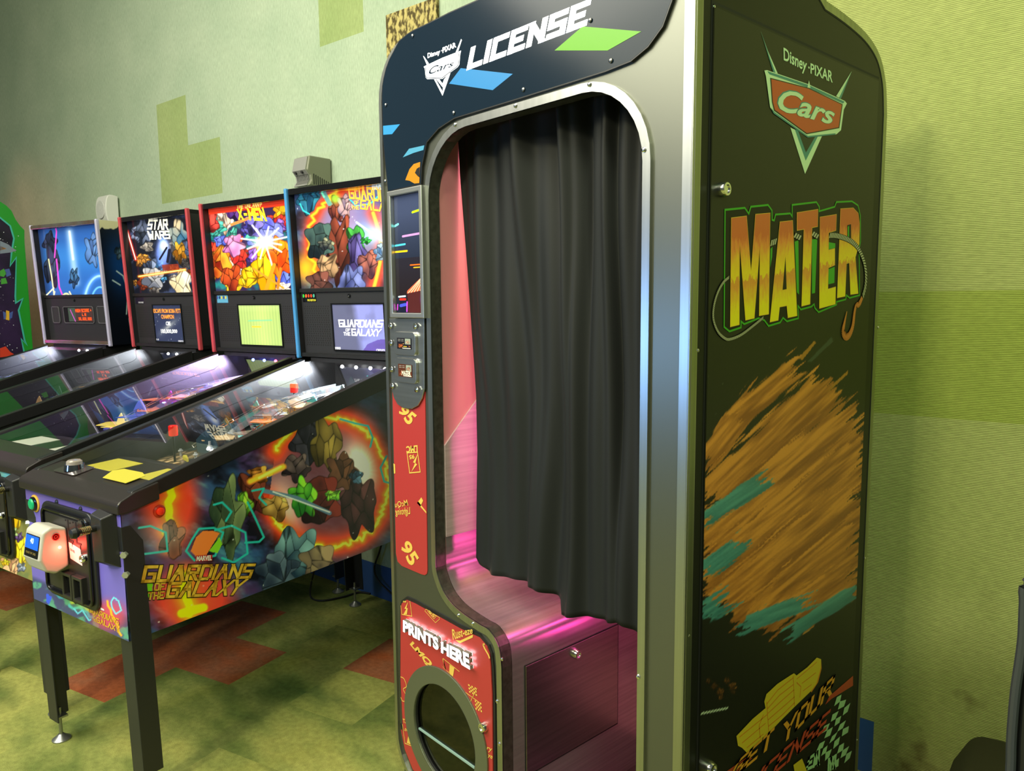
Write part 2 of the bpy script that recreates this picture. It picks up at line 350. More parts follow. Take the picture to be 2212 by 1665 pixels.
# --- carpet: square tiles on a turned grid, green ones mottled, some red
FT = R(19.5); E1 = np.array([math.cos(FT), math.sin(FT)]); E2 = np.array([-math.sin(FT), math.cos(FT)]); FO = np.array([-3.052, 1.169]); TS = .293
def carpet(name, cols, seed):
    m = mat(name, (.2, .3, .05), .95, spec=.1); nt = m.node_tree; b = nt.nodes['Principled BSDF']; N = nt.nodes.new; L = nt.links.new
    tc = N('ShaderNodeTexCoord'); mp = N('ShaderNodeMapping'); mp.inputs['Rotation'].default_value = (0, 0, -FT); mp.inputs['Scale'].default_value = (1.6, 2.9, 1); mp.inputs['Location'].default_value = (seed, seed*2, 0)
    n1 = N('ShaderNodeTexNoise'); n1.inputs['Scale'].default_value = 1.15; n1.inputs['Detail'].default_value = 3.; n1.inputs['Roughness'].default_value = .55
    r = N('ShaderNodeValToRGB'); e = r.color_ramp.elements; e[0].position = .3; e[1].position = .72
    e[0].color = (*cols[0], 1); e[1].color = (*cols[-1], 1)
    for k, c in enumerate(cols[1:-1]): q = e.new(.3+.42*(k+1)/(len(cols)-1)); q.color = (*c, 1)
    n2 = N('ShaderNodeTexNoise'); n2.inputs['Scale'].default_value = 55; n2.inputs['Detail'].default_value = 5
    n3 = N('ShaderNodeTexNoise'); n3.inputs['Scale'].default_value = 420; n3.inputs['Detail'].default_value = 2
    mr = N('ShaderNodeMapRange'); mr.inputs[1].default_value = .25; mr.inputs[2].default_value = .75; mr.inputs[3].default_value = .55; mr.inputs[4].default_value = 1.35
    ad = N('ShaderNodeMath'); ad.operation = 'ADD'; ml = N('ShaderNodeMath'); ml.operation = 'MULTIPLY'; ml.inputs[1].default_value = .5
    mx = N('ShaderNodeMix'); mx.data_type = 'RGBA'; mx.blend_type = 'MULTIPLY'; mx.inputs[0].default_value = 1
    cb = N('ShaderNodeCombineColor')
    L(tc.outputs['Object'], mp.inputs[0]); L(mp.outputs[0], n1.inputs[0]); L(n1.outputs[0], r.inputs[0])
    L(tc.outputs['Object'], n2.inputs[0]); L(tc.outputs['Object'], n3.inputs[0]); L(n2.outputs[0], ad.inputs[0]); L(n3.outputs[0], ad.inputs[1]); L(ad.outputs[0], ml.inputs[0]); L(ml.outputs[0], mr.inputs[0])
    for k in range(3): L(mr.outputs[0], cb.inputs[k])
    L(r.outputs[0], mx.inputs[6]); L(cb.outputs[0], mx.inputs[7]); L(mx.outputs[2], b.inputs['Base Color'])
    bp = N('ShaderNodeBump'); bp.inputs['Strength'].default_value = .5; bp.inputs['Distance'].default_value = .003; L(n3.outputs[0], bp.inputs['Height']); L(bp.outputs[0], b.inputs['Normal'])
    return m
G1 = carpet('carpet_green', [(.06, .105, .03), (.14, .175, .045), (.25, .27, .075), (.34, .33, .09), (.20, .23, .06)], 3.1)
G2 = carpet('carpet_green_turned', [(.12, .155, .045), (.24, .26, .07), (.33, .33, .09), (.18, .20, .055), (.075, .12, .03)], 8.4)
RD = carpet('carpet_red', [(.30, .085, .035), (.36, .10, .04), (.33, .12, .06), (.40, .10, .035), (.28, .10, .05)], 5.2)
redc = {(-1, 0), (-1, -1), (-1, -2), (0, -1), (2, 0), (-6, -1), (-5, -1)}
mb = MB(); rs = random.Random(5)
for i in range(-18, 22):
    for j in range(-22, 9):
        c = FO+E1*TS*i+E2*TS*j; P = [c, c+E1*TS, c+E1*TS+E2*TS, c+E2*TS]
        mb.poly([(*p, 0) for p in P], 2 if (i, j) in redc else (1 if rs.random() < .25 else 0))
struct(mb.build('floor', [G1, G2, RD]))
# --- back wall: carpet-covered, ribbed on the right, plain weave on the left
def wallmat(name, c1, c2, ribs, vert):
    m = mat(name, c1, .95, spec=.12); nt = m.node_tree; b = nt.nodes['Principled BSDF']; N = nt.nodes.new; L = nt.links.new
    tc = N('ShaderNodeTexCoord'); n = N('ShaderNodeTexNoise'); n.inputs['Scale'].default_value = 2.5; n.inputs['Detail'].default_value = 6; n.inputs['Roughness'].default_value = .6
    n2 = N('ShaderNodeTexNoise'); n2.inputs['Scale'].default_value = 160; mp = N('ShaderNodeMapping'); mp.inputs['Scale'].default_value = (1, 1, .22) if vert else (.25, 1, 1)
    r = N('ShaderNodeValToRGB'); r.color_ramp.elements[0].color = (*c1, 1); r.color_ramp.elements[1].color = (*c2, 1); r.color_ramp.elements[0].position = .3; r.color_ramp.elements[1].position = .7
    mx = N('ShaderNodeMix'); mx.data_type = 'RGBA'; mx.blend_type = 'MULTIPLY'; mx.inputs[0].default_value = 1; mr = N('ShaderNodeMapRange'); mr.inputs[3].default_value = .72; mr.inputs[4].default_value = 1.25
    L(tc.outputs['Object'], n.inputs[0]); L(n.outputs[0], r.inputs[0]); L(tc.outputs['Object'], mp.inputs[0]); L(mp.outputs[0], n2.inputs[0]); L(n2.outputs[0], mr.inputs[0])
    src = mr.outputs[0]; bp = N('ShaderNodeBump'); bp.inputs['Strength'].default_value = .6; bp.inputs['Distance'].default_value = .003
    if ribs:
        wv = N('ShaderNodeTexWave'); wv.wave_type = 'BANDS'; wv.bands_direction = 'Z'; wv.inputs['Scale'].default_value = 1/.0046*2*math.pi/20; wv.inputs['Distortion'].default_value = .6; wv.inputs['Detail'].default_value = 1; wv.inputs['Detail Scale'].default_value = 40
        L(tc.outputs['Object'], wv.inputs[0]); m2 = N('ShaderNodeMath'); m2.operation = 'MULTIPLY'; mr2 = N('ShaderNodeMapRange'); mr2.inputs[3].default_value = .70; mr2.inputs[4].default_value = 1.2
        L(wv.outputs['Fac'], mr2.inputs[0]); L(mr2.outputs[0], m2.inputs[0]); L(src, m2.inputs[1]); src = m2.outputs[0]; L(wv.outputs['Fac'], bp.inputs['Height'])
    else: L(n2.outputs[0], bp.inputs['Height'])
    cb = N('ShaderNodeCombineColor')
    for k in range(3): L(src, cb.inputs[k])
    L(r.outputs[0], mx.inputs[6]); L(cb.outputs[0], mx.inputs[7])
    last = mx.outputs[2]
    if ribs:                                     # scuffs and stains low on the wall
        sn = N('ShaderNodeTexNoise'); sn.inputs['Scale'].default_value = 7; sn.inputs['Detail'].default_value = 7; sr = N('ShaderNodeValToRGB'); sr.color_ramp.elements[0].position = .60; sr.color_ramp.elements[1].position = .72
        sr.color_ramp.elements[0].color = (0, 0, 0, 1); sr.color_ramp.elements[1].color = (1, 1, 1, 1); sp = N('ShaderNodeSeparateXYZ'); zr = N('ShaderNodeMapRange'); zr.inputs[1].default_value = .75; zr.inputs[2].default_value = .1; zr.inputs[3].default_value = 0; zr.inputs[4].default_value = .75
        ml = N('ShaderNodeMath'); ml.operation = 'MULTIPLY'; m3 = N('ShaderNodeMix'); m3.data_type = 'RGBA'; m3.inputs[7].default_value = (.07, .035, .012, 1)
        L(tc.outputs['Object'], sn.inputs[0]); L(sn.outputs[0], sr.inputs[0]); L(tc.outputs['Object'], sp.inputs[0]); L(sp.outputs[2], zr.inputs[0]); L(sr.outputs[0], ml.inputs[0]); L(zr.outputs[0], ml.inputs[1])
        L(ml.outputs[0], m3.inputs[0]); L(last, m3.inputs[6]); last = m3.outputs[2]
    L(last, b.inputs['Base Color']); L(bp.outputs[0], b.inputs['Normal']); return m
WM = [wallmat('wall_carpet_sage', (.33, .42, .31), (.41, .49, .37), False, True), wallmat('wall_carpet_olive', (.26, .34, .14), (.33, .40, .18), False, True),
      wallmat('wall_carpet_ribbed_light', (.38, .43, .15), (.47, .50, .20), True, False), wallmat('wall_carpet_ribbed_green', (.31, .38, .075), (.39, .45, .11), True, False),
      mat('paint_blue', (.03, .09, .30), .45)]
xs = [-6.5, -4.0, -1.545, -1.20, -.86, .042, .355, 1.9, 2.54, 3.6, 6.0]; zs = [0, .165, 1.08, 1.42, 2.01, 2.31, 2.59, 3.2, 4.4]
def wmi(x, z):
    if z < .165 and x < 2.54: return 4
    if x > 1.9: return 3 if 1.08 < z < 1.42 else 2
    if (-1.545 < x < -1.2 and 2.01 < z < 2.59) or (-1.2 < x < -.86 and 2.01 < z < 2.31) or (.042 < x < .355 and 2.59 < z < 3.2): return 1
    return 0
mb = MB()
for a, b in zip(xs, xs[1:]):
    for c, d in zip(zs, zs[1:]): mb.poly([(a, 0, c), (b, 0, c), (b, 0, d), (a, 0, d)], wmi((a+b)/2, (c+d)/2))
mb.add([(-6.5, .12, 0), (6, .12, 0), (6, .12, 4.4), (-6.5, .12, 4.4)], [(0, 1, 2, 3)], 0)
mb.add([(-6.5, 0, 4.4), (6, 0, 4.4), (6, .12, 4.4), (-6.5, .12, 4.4)], [(0, 1, 2, 3)], 0)
wall = mb.build('wall_back', WM, recalc=False); wall.location = tuple(W0); wall.rotation_euler = (0, 0, R(WF.deg)); struct(wall)
# --- things on the wall
t = thing('wall_panel', WF.wor(np.array([.52, -.02, 2.1])), WF.deg, 'square brown and gold mottled panel on the wall behind the photo booth top', 'wall panel')
mb = MB(); mb.box(0, .30, 0, .02, 0, .515); o = mb.build('panel', noisy('mottled_gold', (.07, .05, .012), (.46, .38, .14), 60, .8, detail=2, stretch=(1, 1, .5), lo=.44, hi=.56), t, .004)
def wl(px, py, y=0.): a, z = WF.aty(px, py, y); return a, z
x0, z1 = wl(212, 428, -.06); x1, z0 = wl(246, 472, -.06); z0 -= .03
t = thing('wall_speaker', WF.wor(np.array([(x0+x1)/2, 0, z0])), WF.deg, 'small white wall speaker above the two leftmost pinball machines', 'speaker')
hh = z1-z0; hw_ = (x1-x0)*.36; WHT = mat('white_plastic', (.62, .63, .60), .45)
prof = [(-.012, 0), (-.075, .0), (-.095, hh*.5), (-.075, hh), (-.012, hh)]
mb = MB(); mb.prism([(-hw_, y, z) for y, z in crom(prof, 5)], (2*hw_, 0, 0)); mb.build('cabinet', WHT, t, .006, 3)
mb = MB(); mb.lathe((0, -.094, hh*.52), [(hw_*.78, 0), (hw_*.74, -.003), (.001, -.004)], 28, ax=1); g = mb.build('grille', noisy('speaker_mesh', (.45, .46, .45), (.58, .59, .57), 300, .6, detail=1), t)
g.scale = (1, 1, 1.0); mb = MB(); mb.box(-.008, .004, -.083, -.078, hh*.08, hh*.13); mb.build('badge', BLK, t)
mb = MB(); mb.box(-.03, .03, -.014, -.0, hh*.3, hh*.7); mb.build('bracket', BLK, t)
# silver wall unit with grille slots
xa, zt = wl(637, 341, -.13); xb, zb = wl(656, 402, -.13)
t = thing('wall_unit', WF.wor(np.array([xa, 0, 2.0-.06])), WF.deg, 'silver wall unit with slotted vents above the rightmost pinball machine', 'wall unit')
zt = zt-1.94; zm = zt*.45; wd = .105; SIL = mat('silver_plastic', (.42, .42, .40), .38, .5)
prof = [(-.006, 0), (-.135, 0), (-.118, zm*.4), (-.122, zm*.8), (-.14, zm*1.15), (-.125, zt), (-.006, zt)]
mb = MB(); mb.prism([(0, y, z) for y, z in prof], (wd, 0, 0)); mb.build('housing', mat('khaki_grey_plastic', (.20, .21, .15), .5), t, .005)
f = [(-.142, 0), (-.125, zm*.4), (-.129, zm*.8), (-.147, zm*1.15), (-.132, zt-.005)]
mb = MB()
for (a, b), (c, d) in zip(f, f[1:]): mb.add([(-.002, a, b), (wd*.92, a, b), (wd*.92, c, d), (-.002, c, d), (-.002, a+.012, b), (wd*.92, a+.012, b), (wd*.92, c+.012, d), (-.002, c+.012, d)], [(0, 1, 2, 3), (4, 7, 6, 5), (0, 3, 7, 4), (1, 5, 6, 2)])
mb.build('front_cover', SIL, t)
mb = MB(); fy_ = lambda z: np.interp(z, [p[1] for p in f], [p[0] for p in f])-.0008
for i in range(9):
    a = .008+i*.0105; zz = [zm*q for q in (.12, .4, .62, .85)]
    mb.add([(x, fy_(z), z) for z in zz for x in (a, a+.0042)], [(2*k, 2*k+1, 2*k+3, 2*k+2) for k in range(3)])
for a in (.018, .066): mb.lathe((a, fy_(zm*1.05), zm*1.05), [(.008, .006), (.008, -.002), (.001, -.002)], 12, ax=1)
mb.build('front_slots', BLKM, t)
mb = MB()
for i in range(9): mb.box(wd-.001, wd+.001, -.108+i*.0115, -.1035+i*.0115, zm*.1, zm*.9-.004*i)
mb.build('side_vent', BLKM, t)
# --- power cords by the rear legs
def cord(name, pts, label, r=.0045):
    mb = MB(); mb.tube(crom(pts, 8), r, 8); o = mb.build(name, mat('black_rubber', (.01, .01, .011), .5), None, smooth=True); tag(o, label, 'power cord', 'power cords below the pinball machine'); return o
def fl(px, py, z=.006): q = hit(px, py, (0, 0, z), (0, 0, 1.)); return tuple(q)
def wlp(px, py, y=-.03): a, z = WF.aty(px, py, y); return tuple(WF.wor(np.array([a, y, z])))
cord('power_cord', [wlp(683, 1216, -.2), wlp(672, 1262, -.2), fl(672, 1290), fl(695, 1297), fl(740, 1289), fl(775, 1279), fl(800, 1282)], 'black cord looping over the carpet left of the rear legs')
cord('power_cord', [wlp(830, 1150), wlp(820, 1190), wlp(809, 1225), wlp(815, 1250), wlp(835, 1272), wlp(862, 1295)], 'black cord hanging against the wall right of the rear legs')
# ================================================================== PHOTO BOOTH
YF, XR, XL, ZB, ZT, RB, YB = 1.128, -.777, -1.758, .035, 2.061, .135, .789
BF = Frame((XL, YF, 0), 0)
booth = thing('photo_booth', (XL, YF, 0), 0, 'tall black and silver walk-in photo booth with curtained doorway and lit sign', 'photo booth')
BW = XR-XL
def F(px, py, y=0.): return BF.aty(px, py, y)
def S(px, py, x=None): return BF.atx(px, py, BW if x is None else x)
def fp(a, b, h=0.): return (a, -h, b)                 # front plane: raised towards the viewer
def sp(a, b, h=0.): return (BW+h, a, b)               # side plane: raised towards the right
def Fs(pts, y=0.): return [F(*p, y) for p in pts]
def Ss(pts): return [S(*p) for p in pts]
# doorway outline (inner edge of the bright trim), bottom right -> up -> over -> down the seat curve
xr, xo, ztop = F(1388, 800)[0], F(937.5, 800)[0], F(1150, 234)[1]
def pull(pts, y): return [F(*p, y) for p in pts]
Scurve = Fs([(942.5, 1194.6), (944, 1223.7), (950.7, 1247), (962, 1276), (980, 1302), (1003, 1322.7), (1038, 1346), (1061.4, 1360.6), (1081.8, 1395.5), (1087.6, 1442)])
xs_ = F(1089, 1500)[0]
top_arc = rpoly([(xr, .5), (xr, ztop), (xo, ztop), (xo, Scurve[0][1]+.05)], [0, .15, .15, 0], 9)[1:-1]
scv = crom([(xo, Scurve[0][1]+.06)]+[(max(xo, min(xs_, a)), b) for a, b in Scurve], 4)
scv = [(min(a, xs_), b) for a, b in scv]
door = [(xr, ZB)]+top_arc+scv+[(xs_, ZB)]
outer = rpoly([(xs_, ZB), (0, ZB), (0, ZT), (BW, ZT), (BW, ZB), (xr, ZB)], [0, RB, RB, 0, 0, 0], 9)
rc = (-1.52-XL, .264); hole_ = lambda r: [(rc[0]+r*math.cos(2*math.pi*i/48), rc[1]+r*math.sin(2*math.pi*i/48)) for i in range(48)]
mb = MB(); mb.prism([fp(a, b, 0) for a, b in keyhole(outer+door[1:-1], hole_(.140))], (0, .02, 0)); mb.build('front_panel', GREYP, booth)
edge = rpoly([(xs_, ZB), (0, ZB), (0, ZT), (BW, ZT), (BW, ZB)], [0, RB, RB, 0, 0], 9)
mb = MB(); ribbon(mb, edge, .013, fp, .006, side=-1); ribbon(mb, [(BW-.001, ZT), (BW-.001, ZB)], .018, fp, .0062, side=-1); mb.box(BW-.0005, BW+.0016, -.0055, .019, ZB, ZT)
mb.build('edge_trim', ALU, booth)
mb = MB(); ribbon(mb, door, .018, fp, .007, side=-1); mb.build('doorway_trim', ALU, booth)
mb = MB(); ribbon(mb, offset(door, .001), .004, lambda a, b, h: (a, h-.004, b), .030, side=-1); mb.build('doorway_lining', noisy('dark_steel', (.13, .13, .11), (.20, .20, .17), 60, .35, .85), booth)
def screws(px, y=0., r=.0045, side=False):
    mb = MB()
    for p in px:
        mb.nxt()
        if side: a, b = S(*p); mb.lathe((BW, a, b), [(r, 0), (r, .002), (r*.5, .0035), (.0005, .0037)], 10, ax=0)
        else: a, b = F(*p); mb.lathe((a, y, b), [(r, 0), (r, -.002), (r*.5, -.0035), (.0005, -.0037)], 10, ax=1)
    return mb
screws([(988.5, 270.5), (1119, 229.5), (1279, 184), (1396.5, 325), (924, 523), (1090, 1421), (1026, 1345), (995, 1327), (1079, 1512), (1084, 1604), (1383.5, 1459)], -.007).builds('trim_screw', CHROME, booth, smooth=True)
screws([(839, 228), (897, 79), (986, 245), (1136.6, 195), (1325.6, 133), (1281, 46), (838, 392)], -.0075).builds('sign_screw', mat('dark_screw', (.25, .25, .25), .3, 1), booth, smooth=True)
# shell: roof, left side, back, base, inner walls
ring = rpoly([(.002, ZB), (.002, ZT-.002), (BW-.03, ZT-.002), (BW-.03, ZB)], [0, RB, 0, 0], 9); rin = offset(ring, -.012)
mb = MB()
DS = .66
for i in range(len(ring)-1):
    a, b, c, d = ring[i], ring[i+1], rin[i+1], rin[i]
    mb.add([(p[0], y, min(p[1], zm_)) for y, zm_ in ((.02, 9), (.40, 9), (DS, 1.88)) for p in (a, b, c, d)], [(k+x, k+y, 4+k+y, 4+k+x) for k in (0, 4) for x, y in ((0, 1), (2, 3), (3, 0), (1, 2))]+[(0, 3, 2, 1), (8, 9, 10, 11)])
mb.box(.002, BW-.03, DS-.01, DS, ZB+.05, 1.87); mb.build('shell', mat('dark_shell', (.02, .02, .021), .5), booth)
mb = MB(); mb.box(.01, BW-.03, .02, DS-.01, ZB-.015, ZB+.03); mb.box(.02, .98*BW, .03, DS, 0.0, ZB-.015); mb.build('base', mat('base_steel', (.16, .13, .14), .3, .9), booth)
PINK = mat('pink_wall', rgb(205, 130, 142), .4)
zs0 = scv[0][1]
mb = MB(); mb.prism([(xo-.012, y, z) for y, z in [(.027, .62), (DS-.012, .62), (DS-.012, 1.87), (.40, ZT-.04), (.027, ZT-.04)]], (.012, 0, 0)); mb.build('inner_wall', PINK, booth)
mb = MB(); mb.box(xo, BW-.03, DS-.03, DS-.012, ZB+.03, 1.87); mb.build('inner_back', mat('inner_rose', (.50, .16, .22), .45), booth)
# seat: the doorway curve swept into the booth, with an arched backrest sheet
seat = bpy.data.objects.new('seat', None); COL.objects.link(seat); seat.parent = booth
SEATM = noisy('seat_steel', (.42, .38, .41), (.52, .48, .51), 140, .27, .8, stretch=(1, .02, 1))
sp_ = offset(scv+[(xs_, ZB+.03)], .001)
mb = MB(); y0, y1 = .027, DS-.03
n = len(sp_); mb.add([(a, y, b) for y in (y0, y1) for a, b in sp_], [(i, i+1, n+i+1, n+i) for i in range(n-1)]); mb.build('seat_shell', SEATM, seat, smooth=True)
cyc = .30; arc = [(y0, zs0-.02)]+[(y, zs0+.02+ (F(957, 985, 0)[1]-zs0)+ .30*math.sin(max(0, min(1, (y-y0)/.46))*math.pi*.5)) for y in np.linspace(y0, y1, 18)]+[(y1, zs0-.02)]
mb = MB(); mb.prism([(xo, y, z) for y, z in arc], (.005, 0, 0)); mb.build('backrest_sheet', noisy('backrest_steel', (.55, .42, .48), (.66, .52, .58), 140, .42, .45, stretch=(1, .02, 1)), seat)
# access door in the seat front
def sx(px, py): return BF.atx(px, py, xs_)
dq = [sx(1136, 1664), sx(1332, 1570), sx(1332, 1350), sx(1136, 1438)]
ya, yb_ = dq[0][0], dq[1][0]; za, zb_ = (dq[0][1]+dq[1][1])/2, (dq[2][1]+dq[3][1])/2
mb = MB(); mb.box(xs_-.002, xs_+.003, ya, yb_, za, zb_); dr = mb.build('access_door', noisy('door_steel', (.38, .37, .37), (.47, .45, .45), 120, .3, 1., stretch=(1, .03, 1)), seat, .001)
for nm, b in (('door_gap', (ya-.003, yb_+.003, za-.004, zb_+.003)),):
    mb = MB(); mb.box(xs_, xs_+.0015, *b); mb.build('door_gap', BLKM, seat)
def camlock(parent, c, ax, name='lock', s=1.):
    mb = MB(); sg = -1 if ax == 1 else 1
    mb.lathe(c, [(.013*s, 0), (.013*s, .006*sg*s), (.0105*s, .012*sg*s), (.0075*s, .0122*sg*s), (.0075*s, .010*sg*s), (.0005, .0098*sg*s)], 18, ax=ax); o = mb.build(name, CHROME, parent, smooth=True)
    return o
lk = sx(1241, 1410); camlock(dr, (xs_+.003, lk[0], lk[1]), 0)
# lamps inside the booth (the glow on the pink wall and the coloured streaks on the seat)
def inlamp(name, loc, to, s1, s2, p, c):
    o = area(name, BF.wor(np.array(loc)), BF.wor(np.array(to)), s1, p, c, s2); return o
inlamp('booth_lamp_pink', (BW*.46, .32, ZT-.06), (BW*.22, .26, 0), .30, .36, 6.5, (1.0, .52, .58))
inlamp('booth_lamp_magenta', (.86, .615, .80), (.30, .06, .85), .22, .09, .9, (1.0, .08, .42))
inlamp('booth_lamp_magenta', (.86, .615, .50), (.30, .06, .70), .22, .05, .6, (1.0, .06, .38))
inlamp('booth_lamp_magenta', (BW-.16, .40, 1.06), (.2, .2, .84), .24, .20, 1.2, (1.0, .10, .45))
inlamp('booth_lamp_amber', (BW-.09, .38, 1.62), (.3, .38, 1.0), .44, .10, 2.6, (1.0, .55, .2))
# ---- sign header
hp = Fs([(843.5, 412.5), (832.5, 300), (830.5, 208), (831.4, 186.5), (833.8, 172), (839, 150), (846.4, 130), (856, 112), (867, 91), (885, 76), (898, 68), (928, 54), (975.6, 30), (1030, 6)])
hr = Fs([(1456, 0), (1435, 58), (1404, 101), (1367, 132), (1312, 154), (1127, 212), (986, 255), (952, 277), (926, 307), (915, 360), (913, 397)])
zt_ = F(1030, 6)[1]; xe = hr[0][0]+.012
header = hp+[(xe-.06, zt_), (xe-.012, zt_-.02), (xe, zt_-.06)]+hr
NAVY = mat('navy_acrylic', rgb(22, 36, 52), .16, spec=.22)
mb = MB(); mb.prism([fp(a, b, .001) for a, b in header], (0, -.006, 0)); sign = mb.build('sign', NAVY, booth)
mb = MB(); ribbon(mb, header, .005, fp, .0068, closed=True); mb.build('border', BLK, sign)
H = .0076
mb = MB(); put_strokes(mb, 'LICENSE', Fs([(1013, 154), (1273, 57), (1284, -2), (1023, 104)]), fp, H, hw=.95, gap=.75); mb.build('lettering', WHITE_E, sign, label='glowing white lettering')
C9 = lambda pts: Fs(crop(900, 60, 9.25, pts))
mb = MB()
for pts in ([(192, 790), (225, 772), (560, 615), (940, 470), (920, 560), (905, 745), (870, 800), (725, 905), (570, 1030), (262, 1038), (232, 1000), (215, 830)], [(180, 575), (195, 580), (295, 725), (255, 755)], [(940, 240), (955, 258), (882, 480), (832, 508)],
            [(400, 1040), (432, 1040), (572, 1290), (568, 1368)], [(725, 918), (640, 985), (575, 1225), (572, 1290), (568, 1368)], [(445, 1040), (505, 1040), (570, 1130), (600, 1040), (640, 990), (572, 1200)]):
    mb.poly([fp(a, b, H) for a, b in C9(pts)])
put_font(mb, 'Disney', C9([(275, 650), (525, 560), (520, 440), (260, 525)]), fp, H, bold=.02, shear=.15); put_font(mb, '·PIXAR', C9([(545, 530), (845, 400), (830, 300), (545, 420)]), fp, H, bold=.03)
em = mb.build('emblem', WHITE_E, sign, label='glowing white shield emblem')
mb = MB(); put_font(mb, 'Cars', C9([(295, 955), (805, 775), (800, 665), (310, 800)]), fp, H+.0006, bold=.01, shear=.35); ribbon(mb, C9([(232, 800), (240, 990), (262, 1020), (565, 1012), (860, 790), (890, 740), (900, 530)]), .0016, lambda a, b, h: fp(a, b, H+h), .0006); mb.build('emblem_name', NAVY, em)
def chips(name, par, specs, fn, h, fr, em_=1.):
    for nm, col, pts in specs:
        mb = MB(); mb.poly([fn(a, b, h) for a, b in pts]); mb.build(nm, mat('chip_'+'_'.join(str(int(c)) for c in col), tuple(.15*c for c in rgb(*col)), .4, emit=rgb(*col), es=.85), par)
chips('stripe', sign, [('stripe', (40, 158, 225), Fs([(975.7, 182), (1001, 148.6), (1113.5, 161), (1070, 196)])), ('stripe', (120, 205, 5), Fs([(1203.6, 110.7), (1264, 59), (1391, 70), (1318, 111)])),
      ('stripe', (60, 180, 240), Fs([(832.8, 272.7), (869.3, 269.2), (852.4, 290.5), (833.2, 292)])), ('stripe', (95, 190, 220), Fs([(875.5, 340.6), (889, 322), (922, 314.7), (920, 324.7), (899, 331)])),
      ('swoosh', (245, 160, 15), Fs([(880.8, 389.5), (890, 365.7), (899, 355), (913, 350.5), (911, 396), (900.6, 397), (890, 391)]))], fp, H, None)
mb = MB(); mb.poly([fp(a, b, H+.0006) for a, b in Fs([(902, 374), (906, 365), (912.6, 361), (912, 384), (908, 381)])]); mb.build('swoosh_notch', BLK, sign)
# ---- monitor on the left pillar, with the room's reflection painted on its glass
mq = Fs([(843.8, 686), (920, 684), (913.8, 397.4), (836, 414.6)], -.022); x0, x1 = mq[0][0], mq[2][0]-.006; z0, z1 = mq[0][1], mq[3][1]
mon = bpy.data.objects.new('monitor', None); COL.objects.link(mon); mon.parent = booth
x0 = max(x0, .006)
mb = MB(); fo = [(x0, z0), (x1, z0), (x1, z1), (x0, z1)]; ribbon(mb, fo, .013, lambda a, b, h: (a, -.004-h, b), .02, closed=True, side=1); mb.build('monitor_frame', mat('satin_aluminium', (.55, .55, .56), .35, .9), mon, .002)
def scr_paint(px, py, u, v):  # reflected room lights and awning, painted in as a glowing picture
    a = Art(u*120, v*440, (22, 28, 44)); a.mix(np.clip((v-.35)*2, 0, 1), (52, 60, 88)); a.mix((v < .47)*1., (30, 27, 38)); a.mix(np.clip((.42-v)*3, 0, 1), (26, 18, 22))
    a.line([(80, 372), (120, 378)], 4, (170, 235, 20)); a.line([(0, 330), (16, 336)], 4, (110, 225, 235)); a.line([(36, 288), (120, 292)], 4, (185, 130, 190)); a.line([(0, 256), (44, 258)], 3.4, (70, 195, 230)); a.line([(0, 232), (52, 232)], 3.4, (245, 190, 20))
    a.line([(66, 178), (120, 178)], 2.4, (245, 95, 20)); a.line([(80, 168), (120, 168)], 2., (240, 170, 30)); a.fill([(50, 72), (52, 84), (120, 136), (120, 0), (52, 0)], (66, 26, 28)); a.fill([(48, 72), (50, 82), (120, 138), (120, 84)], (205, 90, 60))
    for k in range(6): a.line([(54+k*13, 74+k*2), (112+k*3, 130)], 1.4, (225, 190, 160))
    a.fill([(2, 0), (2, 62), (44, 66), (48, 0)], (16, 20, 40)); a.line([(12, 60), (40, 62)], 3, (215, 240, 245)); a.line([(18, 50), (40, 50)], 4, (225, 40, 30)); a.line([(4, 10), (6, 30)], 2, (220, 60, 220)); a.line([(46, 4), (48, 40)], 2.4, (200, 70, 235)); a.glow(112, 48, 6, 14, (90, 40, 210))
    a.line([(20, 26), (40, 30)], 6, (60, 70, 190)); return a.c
g = .014
art_panel('screen_reflection', BF, lambda u, v: stk(x0+g+(x1-x0-2*g)*u, -.012, z0+g+(z1-z0-2*g)*v), 120, 420, scr_paint, artmat('painted_reflection_glow', .65, .15), mon)
# ---- riveted plate with the two sample cards
pl = Fs([(848.7, 840), (853, 858), (861, 873), (873, 880.5), (891, 883), (905, 876), (914, 860), (919, 840), (918.4, 687), (843.7, 688)], -.004)
plate = bpy.data.objects.new('sample_plate', None); COL.objects.link(plate); plate.parent = booth
mb = MB(); mb.prism([fp(max(a, .014), b, .004) for a, b in pl], (0, -.004, 0)); mb.build('backing_plate', STEEL, plate, .001)
cC = lambda pts: Fs(crop(830, 660, 2.776, pts), -.01)
mb = screws(crop(830, 660, 2.776, [(60, 120), (208, 122), (62, 222), (196, 228), (66, 381), (198, 392), (70, 480), (216, 500)]), -.012, .008)
mb.builds('bolt', CHROME, plate, smooth=True)
def cardpaint(base, seed):
    def f(px, py, u, v):
        a = Art(u*100, v*90, base); rs = np.random.RandomState(seed)
        a.fill([(56, 40), (94, 40), (94, 86), (56, 86)], (150, 160, 150)); a.rock(75, 58, 16, (150, 90, 70), (215, 190, 170), seed)
        a.rock(24, 26, 20, (110, 40, 25), (205, 110, 60), seed+4); a.rock(44, 44, 7, (170, 120, 60), (235, 200, 150), seed+5); a.rock(86, 24, 8, (150, 70, 40), (225, 150, 100), seed+6)
        for k in range(4): a.line([(8+24*(k % 2), 78-12*(k//2)), (24+22*(k % 2), 78-12*(k//2))], 2, (150, 150, 150))
        a.line([(46, 22), (66, 22)], 3, (225, 190, 60) if seed < 9 else (230, 225, 215)); a.line([(40, 8), (92, 8)], 3, (235, 230, 220)); return a.c
    return f
